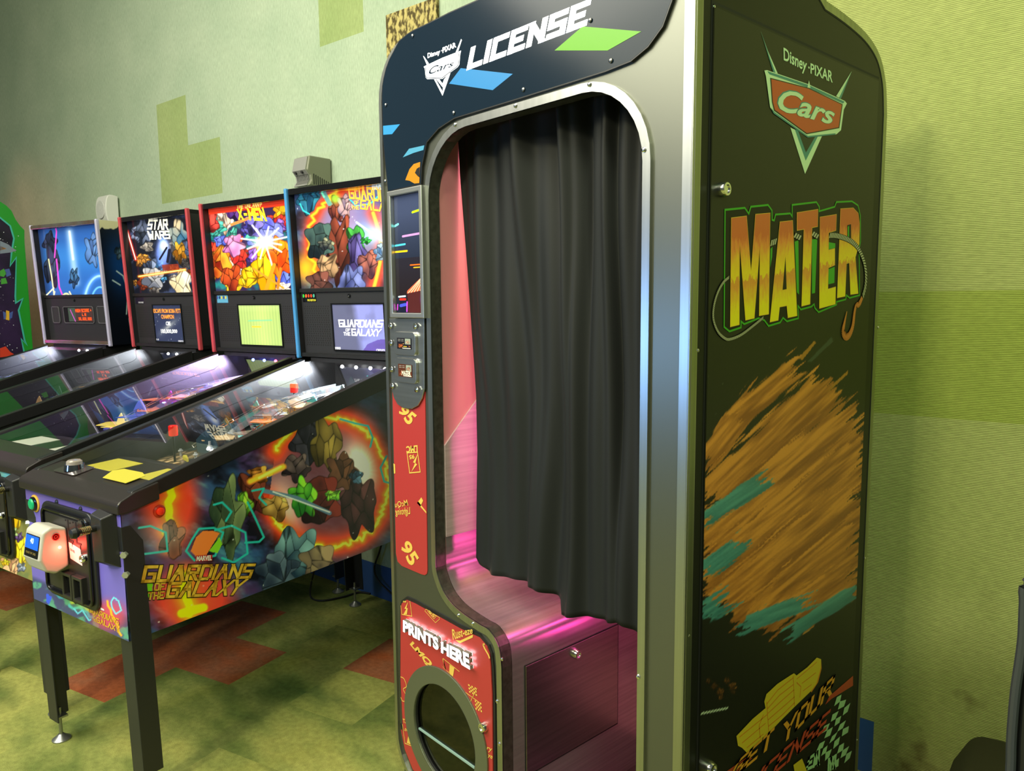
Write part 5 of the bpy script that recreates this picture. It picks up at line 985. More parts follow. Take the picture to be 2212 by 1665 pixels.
# ---- painted art (abstract stand-ins in the colours of the originals; lettering is added as geometry)
def nebula(a, px, py, seed=0):
    n = fbm(px/70+py/160, py/34-px/90, seed); n2 = fbm(px/40, py/20-px/60, seed+7)
    a.mix(np.clip((n-.42)*3.2, 0, 1), (36, 62, 100)); a.mix(np.clip((n2-.56)*4, 0, 1)*.8, (58, 110, 128)); a.mix(np.clip((fbm(px/60+5, py/50, seed+3)-.5)*3.5, 0, 1)*.75, (66, 40, 86)); a.mix(np.clip((fbm(px/50, py/40+9, seed+4)-.55)*6, 0, 1)*.9, (10, 12, 18))
def side_paint(px, py, u, v):
    a = Art(px, py, (22, 28, 46)); nebula(a, px, py, 3)
    a.glow(290, 1075, 70, 45, (70, 34, 66), .8); a.glow(330, 1250, 120, 50, (40, 46, 96), .7)
    a.glow(368, 1085, 62, 105, (205, 52, 28), 1, 2); f1 = zig((376, 1040), (362, 1180), 9, 9, 4); a.aura(f1, 16, (235, 120, 20), 1); a.line(f1, 7, (250, 222, 10), 5)
    a.glow(415, 1290, 92, 70, (215, 60, 40), 1, 2); f2 = zig((402, 1245), (408, 1325), 6, 7, 8); a.aura(f2, 22, (245, 150, 20)); a.line(f2, 7, (250, 225, 10), 6); a.line([(392, 1325), (415, 1318), (440, 1312)], 8, (250, 225, 10), 6)
    # burning ring
    ring = [(705+122*math.cos(t)+ (12 if math.cos(t) > 0 else -6), 1052+ (150 if math.sin(t) < 0 else 128)*math.sin(t)) for t in np.linspace(-2.6, 2.9, 60)]
    inr = a.inside(ring); a.mix(inr*.85, (92, 48, 60)); a.mix(inr*np.exp(-(((px-782)/46)**2+((py-1000)/60)**2)), (225, 205, 190)); a.mix(inr*np.exp(-(((px-605)/42)**2+((py-1110)/70)**2)), (232, 196, 186))
    th = np.arctan2(py-1015, px-778); rr = np.hypot(px-778, py-1015); a.mix(inr*np.clip(.8-rr/75, 0, 1)*(.4+.6*vnoise(th*14+40, th*0+3, 5)), (248, 238, 226))
    a.aura(ring, 26, (225, 60, 22), .95); z = []; rs = np.random.RandomState(6)
    for p, q in zip(ring, ring[1:]): z += [(p[0]+rs.uniform(-6, 6), p[1]+rs.uniform(-6, 6)), (p[0]+rs.uniform(-3, 3), p[1]+rs.uniform(-3, 3))]
    a.aura(z, 7, (245, 140, 20)); a.line(z, 2.2, (252, 225, 60), 2)
    for cx, cy, r, c, h, s, q in ((668, 955, 44, (18, 18, 26), (70, 66, 84), 1, .8), (705, 960, 40, (44, 36, 16), (150, 128, 60), 2, .6), (740, 1020, 38, (22, 16, 16), (92, 60, 44), 3, .8), (640, 1010, 34, (26, 20, 28), (96, 80, 82), 4, 1), (690, 1080, 52, (26, 14, 18), (104, 40, 34), 5, .8), (655, 1075, 34, (26, 84, 30), (118, 190, 46), 6, .7), (720, 1070, 22, (30, 84, 26), (130, 190, 60), 7, 1.6), (545, 1065, 36, (48, 20, 22), (120, 60, 40), 8, .6), (528, 1090, 20, (40, 90, 26), (140, 180, 56), 9, .6), (490, 1120, 44, (26, 40, 32), (110, 124, 84), 10, .45), (595, 1095, 36, (70, 48, 22), (190, 154, 84), 11, 1.1), (640, 1200, 62, (24, 40, 58), (104, 140, 150), 12, .9), (600, 1235, 50, (20, 28, 44), (86, 104, 124), 13, 1), (690, 1215, 46, (28, 24, 34), (140, 120, 90), 14, 1), (372, 1165, 30, (66, 36, 30), (150, 90, 70), 15, .6), (560, 1025, 30, (60, 34, 14), (210, 140, 60), 16, 1.4), (775, 1090, 46, (26, 18, 22), (84, 50, 54), 17, .6), (770, 1030, 17, (22, 40, 60), (90, 130, 160), 18, 1)): a.rock(cx, cy, r, c, h, s, q)
    a.line([(570, 1060), (640, 1075), (712, 1108)], 4.5, (70, 96, 120)); a.line([(590, 1062), (712, 1106)], 1.4, (170, 190, 190)); a.line([(540, 1040), (612, 1008)], 6, (240, 150, 40), 6); a.line([(560, 1032), (606, 1008)], 2.4, (252, 226, 80), 2)
    tl = (30, 138, 138)
    for p in ([(300, 1140), (325, 1136), (358, 1150), (362, 1190), (300, 1198)], [(415, 1165), (430, 1142), (462, 1140), (482, 1150), (465, 1200), (420, 1210), (402, 1190), (415, 1165)], [(465, 1145), (500, 1135), (530, 1150), (535, 1195), (505, 1215), (480, 1205)], [(535, 1085), (552, 1120), (570, 1160), (560, 1170), (530, 1172)], [(735, 905), (770, 915), (795, 920), (805, 945), (800, 965)], [(835, 985), (822, 1010), (830, 1040), (845, 1044)], [(312, 1250), (306, 1280), (316, 1300)], [(462, 1090), (480, 1085), (500, 1105), (488, 1125)], [(545, 1060), (570, 1055), (560, 1075), (575, 1090)]): a.line(p, 2.2, tl, 1.2)
    a.fill([(424, 1160), (438, 1147), (460, 1146), (474, 1152), (446, 1198), (424, 1203), (412, 1190)], (205, 92, 40)); a.fill([(452, 1190), (474, 1160), (480, 1175), (470, 1195)], (96, 150, 30)); a.fill([(312, 1250), (330, 1256), (328, 1290), (316, 1290)], (80, 140, 20))
    a.glow(345, 1150, 55, 40, (120, 170, 180), .35); a.stars(46, 5, 1.3); a.mix(np.clip((px-800)/60, 0, 1)*np.clip((1000-py)/80+.4, 0, 1)*.8, (12, 18, 26)); return a.c*1.5
def front_paint_a(px, py, u, v):
    a = Art(px, py, (92, 82, 160)); n = fbm(px/16, py/16, 2); a.mix(np.clip((1120-py)/160, 0, 1), (66, 44, 74)); low = np.clip((py-1262-(px-120)*.42)/10, 0, 1)
    a.mix(low*.9, (46, 52, 92)); b = zig((112, 1262), (205, 1330), 12, 7, 3); a.line(b, 4, (190, 185, 60), 3, 1); a.line([(x+3, y+14) for x, y in b], 3, (60, 150, 170), 2); a.mix(low*np.clip((n-.55)*8, 0, 1), (70, 130, 110))
    a.glow(183, 1304, 12, 10, (240, 250, 225)); a.glow(180, 1300, 26, 16, (110, 205, 60), .6); a.glow(235, 1330, 40, 34, (176, 60, 84), .95, 2); a.line(zig((232, 1298), (262, 1372), 8, 3, 4), 2, (245, 160, 30), 2)
    a.line([(240, 1300), (246, 1290), (256, 1298), (262, 1318), (250, 1326), (242, 1312), (240, 1300)], 1.4, (90, 190, 235)); a.line([(160, 1315), (168, 1325), (178, 1318), (192, 1340), (196, 1338)], 1.4, (90, 190, 235)); a.fill([(100, 1280), (112, 1290), (106, 1306), (100, 1300)], (40, 70, 190)); return a.c*1.25
def front_paint_b(px, py, u, v):
    a = Art(px, py, (140, 132, 60)); a.mix(np.clip((fbm(px/14, py/14, 8)-.45)*5, 0, 1), (70, 96, 70)); a.glow(20, 1015, 26, 22, (90, 170, 205)); a.glow(38, 1008, 20, 12, (90, 180, 215)); a.mix((py > 1060)*.7*(px > 20), (96, 96, 60))
    for cx, cy, r, c, h, s, q in ((32, 1110, 22, (190, 150, 20), (240, 215, 60), 1, .5), (44, 1190, 20, (200, 160, 20), (250, 220, 60), 2, .45), (24, 1225, 26, (120, 70, 60), (220, 170, 130), 3, .8), (40, 1160, 12, (60, 40, 80), (110, 80, 140), 4, 1), (26, 1150, 14, (60, 100, 60), (150, 170, 110), 5, 1), (12, 1215, 12, (190, 150, 20), (250, 225, 60), 6, 1.4), (46, 1225, 12, (40, 50, 90), (160, 170, 190), 7, 1)): a.rock(cx, cy, r, c, h, s, q)
    return a.c*1.3
def bg_a(px, py, u, v):       # fiery space scene
    a = Art(px, py, (26, 34, 62)); nebula(a, px, py, 9); a.glow(745, 500, 75, 95, (206, 132, 146), .9); a.glow(725, 470, 40, 60, (112, 110, 160), .8); a.glow(800, 470, 40, 60, (90, 110, 190), .7)
    arcl = [(690, 600), (672, 560), (668, 520), (674, 480), (690, 448), (715, 425), (745, 408), (780, 402)]; a.aura(arcl, 14, (215, 60, 26)); z = [(x+6*math.sin(i*9), y+5*math.cos(i*7)) for i, (x, y) in enumerate(crom(arcl, 4))]; a.line(z, 3, (250, 170, 40), 4)
    ar2 = [(806, 460), (818, 500), (824, 540), (818, 580), (808, 620)]; a.aura(ar2, 16, (228, 76, 50)); a.line(crom(ar2, 4), 3.5, (250, 190, 60), 4)
    a.glow(803, 507, 10, 10, (255, 255, 255), 1); a.glow(803, 507, 40, 26, (150, 205, 255), .8); a.line([(770, 480), (840, 530)], 1.5, (220, 240, 255), 3); a.glow(660, 580, 24, 30, (245, 170, 30), .9)
    for cx, cy, r, c, h, s, q in ((665, 430, 26, (20, 60, 90), (60, 150, 175), 1, .7), (728, 450, 22, (70, 30, 30), (180, 90, 60), 2, .7), (745, 445, 20, (70, 64, 100), (190, 150, 150), 3, .7), (732, 540, 34, (36, 16, 14), (150, 70, 50), 4, .4), (690, 520, 34, (16, 24, 30), (70, 96, 90), 5, .7), (705, 528, 20, (30, 34, 40), (150, 150, 120), 6, 1.3), (708, 575, 28, (50, 36, 26), (190, 150, 110), 7, .9), (768, 520, 24, (30, 70, 30), (90, 215, 90), 8, .6), (772, 560, 26, (40, 30, 70), (110, 100, 170), 9, .4), (790, 520, 14, (26, 100, 40), (90, 220, 100), 10, 1.6), (795, 570, 26, (60, 36, 50), (190, 110, 90), 11, .8), (760, 610, 34, (40, 46, 92), (120, 130, 190), 12, .8), (822, 545, 16, (60, 90, 130), (200, 220, 240), 13, .7), (690, 610, 30, (24, 18, 20), (120, 70, 60), 14, 1)): a.rock(cx, cy, r, c, h, s, q)
    a.line([(690, 400), (712, 440)], 5, (90, 140, 140)); a.line([(685, 398), (700, 425)], 2, (120, 240, 190), 2); a.glow(724, 428, 9, 10, (150, 230, 60))
    for p in ([(650, 415), (662, 408), (676, 418), (690, 405)], [(755, 430), (770, 445), (800, 440), (815, 425)], [(760, 400), (785, 398), (800, 408), (830, 400)], [(648, 440), (655, 455), (668, 462)]): a.line(p, 1.5, (50, 175, 185))
    a.stars(25, 2, 1.3); return a.c
def bg_b(px, py, u, v):       # busy comic colours
    a = Art(px, py, (44, 28, 66)); n = fbm(px/30, py/30, 4); a.mix(np.clip((n-.5)*5, 0, 1), (30, 110, 112)); a.glow(455, 480, 26, 50, (60, 150, 150), .7); rs = np.random.RandomState(12)
    pal = [((150, 40, 20), (250, 150, 30)), ((190, 120, 10), (255, 220, 60)), ((70, 40, 130), (150, 100, 200)), ((160, 30, 30), (240, 80, 50)), ((40, 50, 150), (110, 130, 220)), ((20, 96, 96), (90, 190, 170)), ((190, 150, 130), (255, 240, 230))]
    for k in range(46):
        c, h = pal[rs.randint(len(pal))]; a.rock(rs.uniform(440, 622), rs.uniform(452, 622), rs.uniform(9, 24), c, h, k, rs.uniform(.5, 1.5))
    for cx, cy, r, c, h, s, q in ((474, 565, 32, (110, 24, 12), (245, 150, 40), 50, .8), (500, 600, 26, (90, 20, 10), (200, 80, 30), 51, .8), (505, 530, 26, (130, 60, 130), (225, 150, 190), 52, .9), (585, 500, 32, (60, 60, 160), (140, 150, 235), 53, 1), (575, 575, 36, (210, 130, 0), (255, 225, 40), 54, .5), (605, 555, 30, (190, 40, 10), (255, 140, 20), 55, .6), (535, 600, 22, (200, 140, 0), (255, 230, 60), 56, .8), (545, 490, 26, (50, 44, 120), (120, 110, 190), 57, 1), (455, 480, 22, (130, 20, 30), (220, 70, 60), 58, .8), (503, 455, 20, (60, 30, 100), (140, 90, 170), 59, .8)): a.rock(cx, cy, r, c, h, s, q)
    for k in range(12):
        t = k*.52+.2; a.line([(572, 522), (572+rs.uniform(28, 62)*math.cos(t), 522+rs.uniform(28, 62)*math.sin(t))], 1.6, (250, 245, 250), 2)
    a.glow(570, 524, 22, 14, (255, 255, 255), 1); a.line([(548, 580), (612, 622)], 2, (245, 130, 40)); a.line([(575, 625), (592, 572)], 4, (240, 130, 30)); a.line([(600, 622), (606, 580)], 3, (240, 110, 30)); a.mix(np.clip((v-.945)/.004, 0, 1), (205, 52, 30)); a.line([(500, 485), (520, 478), (540, 470)], 3, (240, 120, 60)); return a.c
def bg_c(px, py, u, v):       # dark, blue-white shards and two beams
    a = Art(px, py, (16, 18, 30)); a.mix(np.clip((fbm(px/22, py/22, 5)-.5)*5, 0, 1), (52, 62, 96)); rs = np.random.RandomState(3)
    pal = [((24, 30, 50), (150, 165, 200)), ((40, 36, 40), (190, 180, 170)), ((60, 34, 14), (220, 150, 60)), ((12, 14, 22), (70, 84, 120)), ((90, 30, 14), (200, 90, 40)), ((20, 60, 100), (90, 170, 220))]
    for k in range(40):
        c, h = pal[rs.randint(len(pal))]; a.rock(rs.uniform(282, 415), rs.uniform(500, 632), rs.uniform(7, 17), c, h, k, rs.uniform(.5, 1.4))
    a.glow(352, 545, 15, 34, (120, 150, 250), .95, 2); a.glow(354, 530, 8, 10, (245, 248, 255)); a.line([(345, 560), (360, 535)], 2, (20, 20, 30)); a.line([(362, 565), (366, 540)], 3, (20, 22, 40)); a.rock(312, 500, 24, (20, 26, 40), (110, 120, 150), 60, .8); a.rock(384, 505, 22, (30, 80, 120), (190, 170, 140), 61, .6); a.rock(388, 545, 16, (120, 70, 10), (235, 180, 60), 62, .6); a.rock(392, 610, 26, (170, 140, 100), (245, 235, 210), 63, .8); a.rock(330, 600, 28, (80, 84, 100), (220, 215, 215), 64, 1)
    a.aura([(275, 500), (293, 560)], 3.4, (220, 40, 30)); a.line([(275, 500), (293, 560)], 1.1, (255, 225, 215)); a.aura([(300, 597), (400, 582)], 3, (250, 130, 20)); a.line([(300, 597), (400, 582)], 1., (255, 235, 150)); a.fill([(350, 572), (385, 570), (388, 582), (352, 585)], (130, 40, 24), .8); return a.c
def bg_d(px, py, u, v):       # deep blue with a light beam and glowing rings
    a = Art(px, py, (40, 92, 170)); a.mix(np.clip((540-py)/70, 0, 1)*.5, (36, 62, 120)); a.mix(np.clip((600-py)/60, 0, 1)*np.clip((py-520)/40, 0, 1)*.5, (60, 150, 225)); a.mix(np.clip((110-px)/24+ (py-580)/200, 0, 1)*.85, (26, 30, 60)); a.mix(np.clip((py-630)/30, 0, 1)*.5, (24, 44, 84)); a.aura([(150, 500), (164, 610)], 8, (165, 200, 235), .8); a.line([(150, 500), (158, 560)], 2, (225, 235, 250), 3)
    a.rock(108, 525, 17, (22, 26, 46), (50, 60, 100), 1, .6); a.rock(112, 575, 20, (20, 26, 44), (56, 76, 110), 2, .4); a.rock(200, 540, 20, (40, 60, 110), (90, 130, 190), 3, .5); a.rock(160, 600, 12, (26, 50, 90), (70, 120, 170), 4, .5); a.line([(105, 560), (112, 600), (120, 660)], 1.4, (220, 225, 170), 1.5); a.line([(98, 640), (116, 622)], 1.6, (220, 220, 190)); a.line([(112, 660), (118, 630)], 1.6, (215, 215, 180)); a.line([(150, 630), (166, 662)], 1.6, (210, 200, 170))
    a.line([(118, 556), (122, 500), (120, 492)], 1.4, (225, 70, 200)); a.line([(122, 560), (128, 620), (140, 650)], 1.6, (225, 70, 200)); c = [(216+34*math.cos(t), 662+66*math.sin(t)) for t in np.linspace(3.0, 4.9, 18)]; a.aura(c, 6, (80, 140, 235)); a.line(c, 2.2, (150, 195, 250), 3); c = [(216+20*math.cos(t), 662+42*math.sin(t)) for t in np.linspace(3.0, 4.9, 18)]; a.line(c, 1.6, (110, 190, 250), 3); r_ = [(143+9*math.cos(t), 648+14*math.sin(t)) for t in np.linspace(0, 5.4, 18)]; a.line(r_, 2, (220, 220, 160), 2)
    a.line([(160, 640), (200, 642)], 1.4, (90, 190, 250), 2); return a.c
def pf_paint(seed, base, cols):
    def f(px, py, u, v):
        x, y = u*100, v*200; a = Art(x, y, base); rs = np.random.RandomState(seed)
        for k in range(46):
            c = np.array(cols[rs.randint(len(cols))]); a.rock(rs.uniform(0, 100), rs.uniform(30, 200), rs.uniform(6, 20), c*.45, c, k, rs.uniform(.5, 1.6))
        for k in range(26): a.glow(rs.uniform(5, 95), rs.uniform(40, 190), 2, 2, cols[rs.randint(len(cols))], 1)
        return a.c
    return f
def scr_a(px, py, u, v):
    a = Art(u*130, v*100, (82, 84, 112)); a.mix(np.clip((u-.42)*8+(v-.5)*.8, 0, 1), (126, 130, 190)); a.mix(.25*((np.sin(u*300)*np.sin(v*230) > 0)*(u > .44)), (90, 94, 160)); a.fill([(70, 0), (84, 16), (110, 26), (140, 28), (140, 0)], (88, 74, 150)); a.mix((vnoise(u*9, v*7, 2)-.5)*.5, (60, 60, 84)); return a.c
def scr_b(px, py, u, v):
    a = Art(u*130, v*100, (150, 172, 100)); a.mix(np.clip(np.sin(u*95)*.6+.2, 0, 1)*.5, (116, 148, 82)); a.mix(np.exp(-((u-.55)/.2)**2)*.25, (196, 206, 120)); a.mix(np.clip((v-.8)*4, 0, 1)*.4, (190, 205, 140)); a.line([(30, 60), (100, 62)], 1.4, (90, 190, 140), 2, .7); a.line([(40, 46), (66, 46)], 1.6, (240, 170, 50), 1); return a.c
def scr_c(px, py, u, v):
    a = Art(u*130, v*100, (40, 46, 74)); t = (u-.5)*.8+(v-.45)*1.1; a.mix(np.exp(-((v-.42-(u-.5)*.55)/.1)**2-((u-.5)/.34)**2)*.6, (120, 124, 130)); a.mix(np.exp(-((v-.42-(u-.5)*.55)/.04)**2-((u-.5)/.16)**2)*.5, (180, 180, 180)); a.stars(26, 3, 1.); return a.c
def scr_d(px, py, u, v):
    a = Art(u*60, v*30, (60, 40, 40)); a.mix((u < .3)*1., (52, 66, 56)); a.line([(6, 26), (16, 0)], .8, (200, 70, 190)); return a.c
def bbs(px, py, u, v):
    a = Art(u*60, v*160, (8, 12, 22)); a.glow(26, 104, 22, 40, (14, 60, 120), .9); a.rock(28, 120, 10, (20, 40, 60), (110, 140, 160), 2, 1); a.line([(20, 96), (30, 90), (36, 70), (30, 40)], .8, (190, 215, 215)); a.line([(12, 84), (24, 78)], .8, (190, 215, 215)); a.line([(38, 62), (40, 46)], 1., (180, 205, 200)); a.line([(34, 34), (36, 14), (42, 12)], 1.2, (150, 180, 180))
    a.mix(np.clip((v-.965+ .03*vnoise(u*14, v*3, 4)-(u-.5)*.05)/.006, 0, 1), (200, 196, 160)); return a.c
BLUE_T = mat('molding_blue', rgb(66, 140, 205), .4); RED_T = mat('molding_red', rgb(185, 66, 78), .4); CHR_T = mat('molding_lavender_sheen', rgb(205, 200, 235), .25, .35)  # lavender of the last molding carries LED reflections in its base colour
CARD_Y = mat('card_yellow', rgb(190, 180, 60), .5); CARD_W = mat('card_white', rgb(190, 195, 170), .5); Wl = (1., 1., 1.)
TX = [('GUARDIANS', [(.13, .50), (.93, .50), (.98, .66), (.12, .66)], 0, (238, 238, 245), .66), ('OF', [(.25, .415), (.335, .415), (.34, .475), (.255, .475)], 0, (238, 238, 245), .7), ('THE', [(.205, .325), (.335, .325), (.335, .40), (.205, .40)], 0, (238, 238, 245), .7), ('GALAXY', [(.36, .325), (.88, .325), (.93, .475), (.36, .475)], 0, (238, 238, 245), .66), ('5/2025', [(.02, .03), (.13, .03), (.13, .08), (.02, .08)], 1, (230, 230, 240), .02), ('CREDITS 0', [(.80, .02), (.99, .02), (.99, .07), (.80, .07)], 1, (230, 230, 240), .02)]
GA = [('GUARDIANS', [(758, 462-32), (868, 440), (868, 404), (755, 405)], 0, (245, 175, 60), .66, .0, 0), ('OF', [(768, 442), (778, 441), (778, 433), (767, 434)], 0, (245, 180, 70), .75, 0, 0), ('THE', [(762, 453), (778, 453), (778, 444), (762, 445)], 0, (245, 180, 70), .75, 0, 0), ('GALAXY', [(780, 452), (862, 462), (866, 433), (781, 432)], 0, (245, 175, 60), .66, 0, 0), ('MARVEL', [(808, 411), (828, 410), (828, 400), (807, 402)], 1, (240, 235, 230), .04, 0, 0)]
XB = [('THE UNCANNY', [(515, 452), (568, 447), (572, 438), (514, 444)], 0, (240, 225, 120), .7, 0, 0), ('X-MEN', [(517, 475), (580, 478), (573, 448), (514, 452)], 0, (255, 228, 40), .85, 0, 0)]
SB = [('STAR', [(320, 496), (367, 497), (366, 473), (325, 475)], 0, (240, 236, 215), .72, 0, 0), ('WARS', [(323, 518), (370, 516), (368, 498), (320, 499)], 0, (240, 236, 215), .72, 0, 0)]
LW = [((.85, .95, 1.), 9.), ((1., 1., 1.), 9.)]; LP = [((.75, .3, 1.), 8.), ((.3, .4, 1.), 8.), ((1., .9, 1.), 9.), ((1., .1, .15), 6.)]
PALA = [(60, 70, 66), (190, 110, 50), (70, 150, 140), (120, 110, 90), (40, 60, 70), (200, 170, 120)]; PALB = [(90, 90, 190), (200, 110, 60), (170, 60, 160), (150, 160, 220), (220, 200, 90), (60, 60, 120)]; PALC = [(60, 66, 70), (90, 96, 96), (150, 120, 80), (46, 54, 64)]; PALD = [(50, 60, 120), (150, 160, 220), (60, 90, 170), (40, 40, 60)]
SC = (.152, .455, 1.205, 1.402)
pbG, frG, cabG = make_pinball(dict(o=(-2.720, .4425), t=13.6, label='nearest pinball machine, blue-edged backbox, space art side and glowing white card reader', seed=11, kind='stern', trim=BLUE_T, side_paint=side_paint, front_paint=front_paint_a, bg_paint=bg_a, bg_glow=.85, pf_paint=pf_paint(1, (40, 40, 44), PALA+[(150, 150, 140)]), card=CARD_Y, bump=mat('bumper_clear', (.35, .4, .42), .2), pal=PALA, lit=LW, backlit=[Wl]*6, cubes=[(374, 930), (635, 838)], scr=SC, scr_paint=scr_a, scr_text=TX, bg_text=GA, plq=BLKG, plq_text=('PRO EDITION', (225, 215, 60)), plq_dots=[(60, 190, 70), (220, 100, 40), (200, 60, 30), (190, 60, 30), (70, 160, 140)], glow=2.2))
pbX, frX, _ = make_pinball(dict(o=(-3.408, .344), t=14., label='pinball machine with red-edged backbox, busy yellow and purple comic backglass and pale green display', seed=22, kind='stern', trim=RED_T, front_paint=front_paint_b, bg_paint=bg_b, bg_glow=.9, pf_paint=pf_paint(2, (50, 44, 80), PALB), card=CARD_W, bump=mat('bumper_violet', (.4, .3, .6), .2, emit=(.5, .3, 1), es=.2), pal=PALB, lit=LP, backlit=[(.1, .15, 1.), (.1, .15, 1.), (1., .06, .1), (.95, .95, 1.), (.6, .7, 1.), (1, .95, .95)], disc=((.03, .2, .7), .4), scr=(.135, .445, 1.205, 1.402), scr_paint=scr_b, bg_text=XB, plq=mat('plaque_blue', rgb(90, 160, 200), .4), plq_dots=[(60, 80, 170), (30, 40, 90), (210, 190, 60), (60, 70, 120), (220, 190, 70)], glow=3., glowc=(.7, .55, 1.)))
pbS, frS, _ = make_pinball(dict(o=(-4.252, .202), t=13.0, label='pinball machine with red-edged backbox, dark blue and white backglass and a star-field score display', seed=33, kind='stern', trim=RED_T, rail=BLK, bg_paint=bg_c, bg_glow=.85, pf_paint=pf_paint(3, (26, 28, 32), PALC), card=CARD_W, bump=mat('bumper_clear', (.35, .4, .42), .2), pal=PALC, lit=LW, backlit=[(.9, .95, 1.)]*5, scr=(.145, .42, 1.200, 1.405), scr_paint=scr_c, scr_text=[('ESCAPE FROM BOBA FETT', [(.03, .77), (.97, .77), (.97, .88), (.03, .88)], 1, (235, 140, 40), .02), ('CHAMPION', [(.28, .62), (.72, .62), (.72, .73), (.28, .73)], 1, (235, 140, 40), .02), ('CBE', [(.42, .45), (.58, .45), (.58, .55), (.42, .55)], 1, (235, 235, 235), .02), ('100,000,000', [(.22, .22), (.78, .24), (.78, .35), (.22, .35)], 1, (240, 240, 240), .02), ('5.1.25', [(.02, .05), (.11, .05), (.11, .09), (.02, .09)], 1, (200, 200, 210), .02), ('CREDITS 0', [(.78, .03), (.97, .03), (.97, .07), (.78, .07)], 1, (200, 200, 210), .02)], bg_text=SB, plq=mat('plaque_navy', rgb(26, 22, 44), .4), plq_text=('STAR WARS', (200, 200, 210)), front=True, glow=1.0))
pbT, frT, _ = make_pinball(dict(o=(-4.914, -.047), t=19., label='leftmost pinball machine, chrome-edged backbox with blue light beam backglass and orange dot display', seed=44, kind='dmd', trim=CHR_T, bg_paint=bg_d, bg_glow=.8, pf_paint=pf_paint(4, (24, 28, 44), PALD), card=CARD_W, bump=mat('bumper_clear', (.35, .4, .42), .2), pal=PALD, lit=[((.7, .75, 1.), 8.)], backlit=[(.8, .85, 1.)]*5, scr_paint=scr_d, scr_text=[('HIGH SCORE =', [(.32, .68), (.97, .70), (.97, .93), (.32, .91)], .7), ('L R', [(.58, .40), (.75, .40), (.75, .60), (.58, .60)], .7), ('55,000,000', [(.42, .08), (.95, .08), (.95, .30), (.42, .30)], .7)], bb_side=bbs, glow=1.2, glowc=(.75, .8, 1.)))
for fr_, t_ in ((frT, pbT),):                       # chrome top and bottom strips of the leftmost backbox
    for z in (1.176, 1.852):
        mb = MB(); yy = 1.085+(1.05-1.085)*(z-1.176)/.698; mb.box(-.04, .592, yy-.004, yy+.03, z, z+.022); mb.build('chrome_strip', noisy('warm_chrome', rgb(200, 190, 190), rgb(190, 150, 130), 12, .2, .9), t_, .003)
# lettering and extras on the nearest machine's side
hsid = lambda a, b, h: (CW+.0022+h, a, b); GX = lambda pts: [frG.atx(*p, CW+.002) for p in pts]
GO1 = mat('title_gold', rgb(225, 180, 50), .35); GO2 = mat('title_brown', rgb(140, 95, 25), .35)
mb = MB(); mk_ = MB()
for s_, q in (('GUARDIANS', [(304, 1259), (541, 1249), (553, 1217), (312, 1221)]), ('OF', [(332, 1276), (356, 1275), (358, 1258), (334, 1259)]), ('THE', [(318, 1296), (354, 1293), (356, 1276), (320, 1279)]), ('GALAXY', [(357, 1292), (514, 1285), (538, 1250), (364, 1257)])):
    put_strokes(mk_, s_, GX([(a-1.5+(3 if i in (1, 2) else 0), b+(2 if i < 2 else -2)) for i, (a, b) in enumerate(q)]), hsid, .0, 0, hw=.98, gap=.1); put_strokes(mb, s_, GX(q), hsid, .0004, 0, hw=.66, gap=.7)
ti = mk_.build('title', mat('title_shadow', rgb(40, 28, 14), .4), cabG, recalc=False, label='gold slanted lettering'); mb.build('title_face', noisy('title_gold_mottled', rgb(245, 205, 70), rgb(205, 150, 40), 26, .35, detail=2), ti, recalc=False)
mb = MB(); mb.poly([hsid(*p, .0) for p in GX([(422, 1213), (458, 1211), (459, 1198), (423, 1200)])]); lb = mb.build('maker_badge', mat('badge_red_print', rgb(185, 30, 34), .4), cabG, recalc=False)
mb = MB(); put_font(mb, 'MARVEL', GX([(424, 1212), (457, 1210), (458, 1199), (425, 1201)]), hsid, .0004, 0, bold=.04); mb.build('badge_text', mat('badge_white', rgb(235, 235, 230), .4), lb, recalc=False)
hfr = lambda a, b, h: (a, -.0345-h, b); GY = lambda pts: [frG.aty(*p, -.0345) for p in pts]; k7 = lambda pts: GY(crop(60, 1180, 7.927, pts))
mb = MB(); 
for s_, q in (('GUARDIANS', [(1045, 1120), (1560, 1355), (1560, 1240), (1040, 1020)]), ('OF', [(1120, 1205), (1165, 1225), (1165, 1185), (1120, 1165)]), ('THE', [(1105, 1265), (1175, 1300), (1175, 1245), (1105, 1215)]), ('GALAXY', [(1180, 1300), (1570, 1480), (1570, 1385), (1180, 1200)])): put_strokes(mb, s_, k7(q), hfr, 0, 0, hw=.6, gap=.8)
mb.build('front_title', GO1, cabG, recalc=False)
mb = MB(); mb.poly([hfr(*p, 0) for p in k7([(1245, 1080), (1310, 1105), (1305, 1075), (1250, 1045)])]); mb.build('front_badge', mat('badge_white', rgb(235, 235, 230), .4), cabG, recalc=False)
mb = MB(); put_font(mb, '95 LMC'[3:], [(.4, .4), (.41, .4), (.41, .41), (.4, .41)], hfr, 0) if False else None
# card reader on the nearest coin door
rd = bpy.data.objects.new('card_reader', None); COL.objects.link(rd); rd.parent = pbG
RX0, RX1 = .180, .282; yb_ = -.048
m = mat('translucent_white', rgb(188, 184, 174), .35); b_ = m.node_tree.nodes['Principled BSDF']; b_.inputs['Subsurface Weight'].default_value = .25; b_.inputs['Subsurface Radius'].default_value = (.03, .012, .008)
P = [(yb_, .764), (-.090, .776), (-.114, .764), (-.128, .686), (-.114, .650), (-.085, .636), (yb_, .650)]
mb = MB(); mb.prism([(RX0, y, z) for y, z in P], (RX1-RX0, 0, 0)); mb.build('reader_body', m, rd, .008, 4)
sl = lambda z: np.interp(z, [.686, .764], [-.128, -.114])
mb = MB(); mb.prism([(x, sl(z)-.0015, z) for x, z in rpoly([(RX0+.012, .690), (RX1-.010, .690), (RX1-.010, .752), (RX0+.012, .752)], .003)], (0, .003, 0)); sc = mb.build('reader_screen', BLKG, rd)
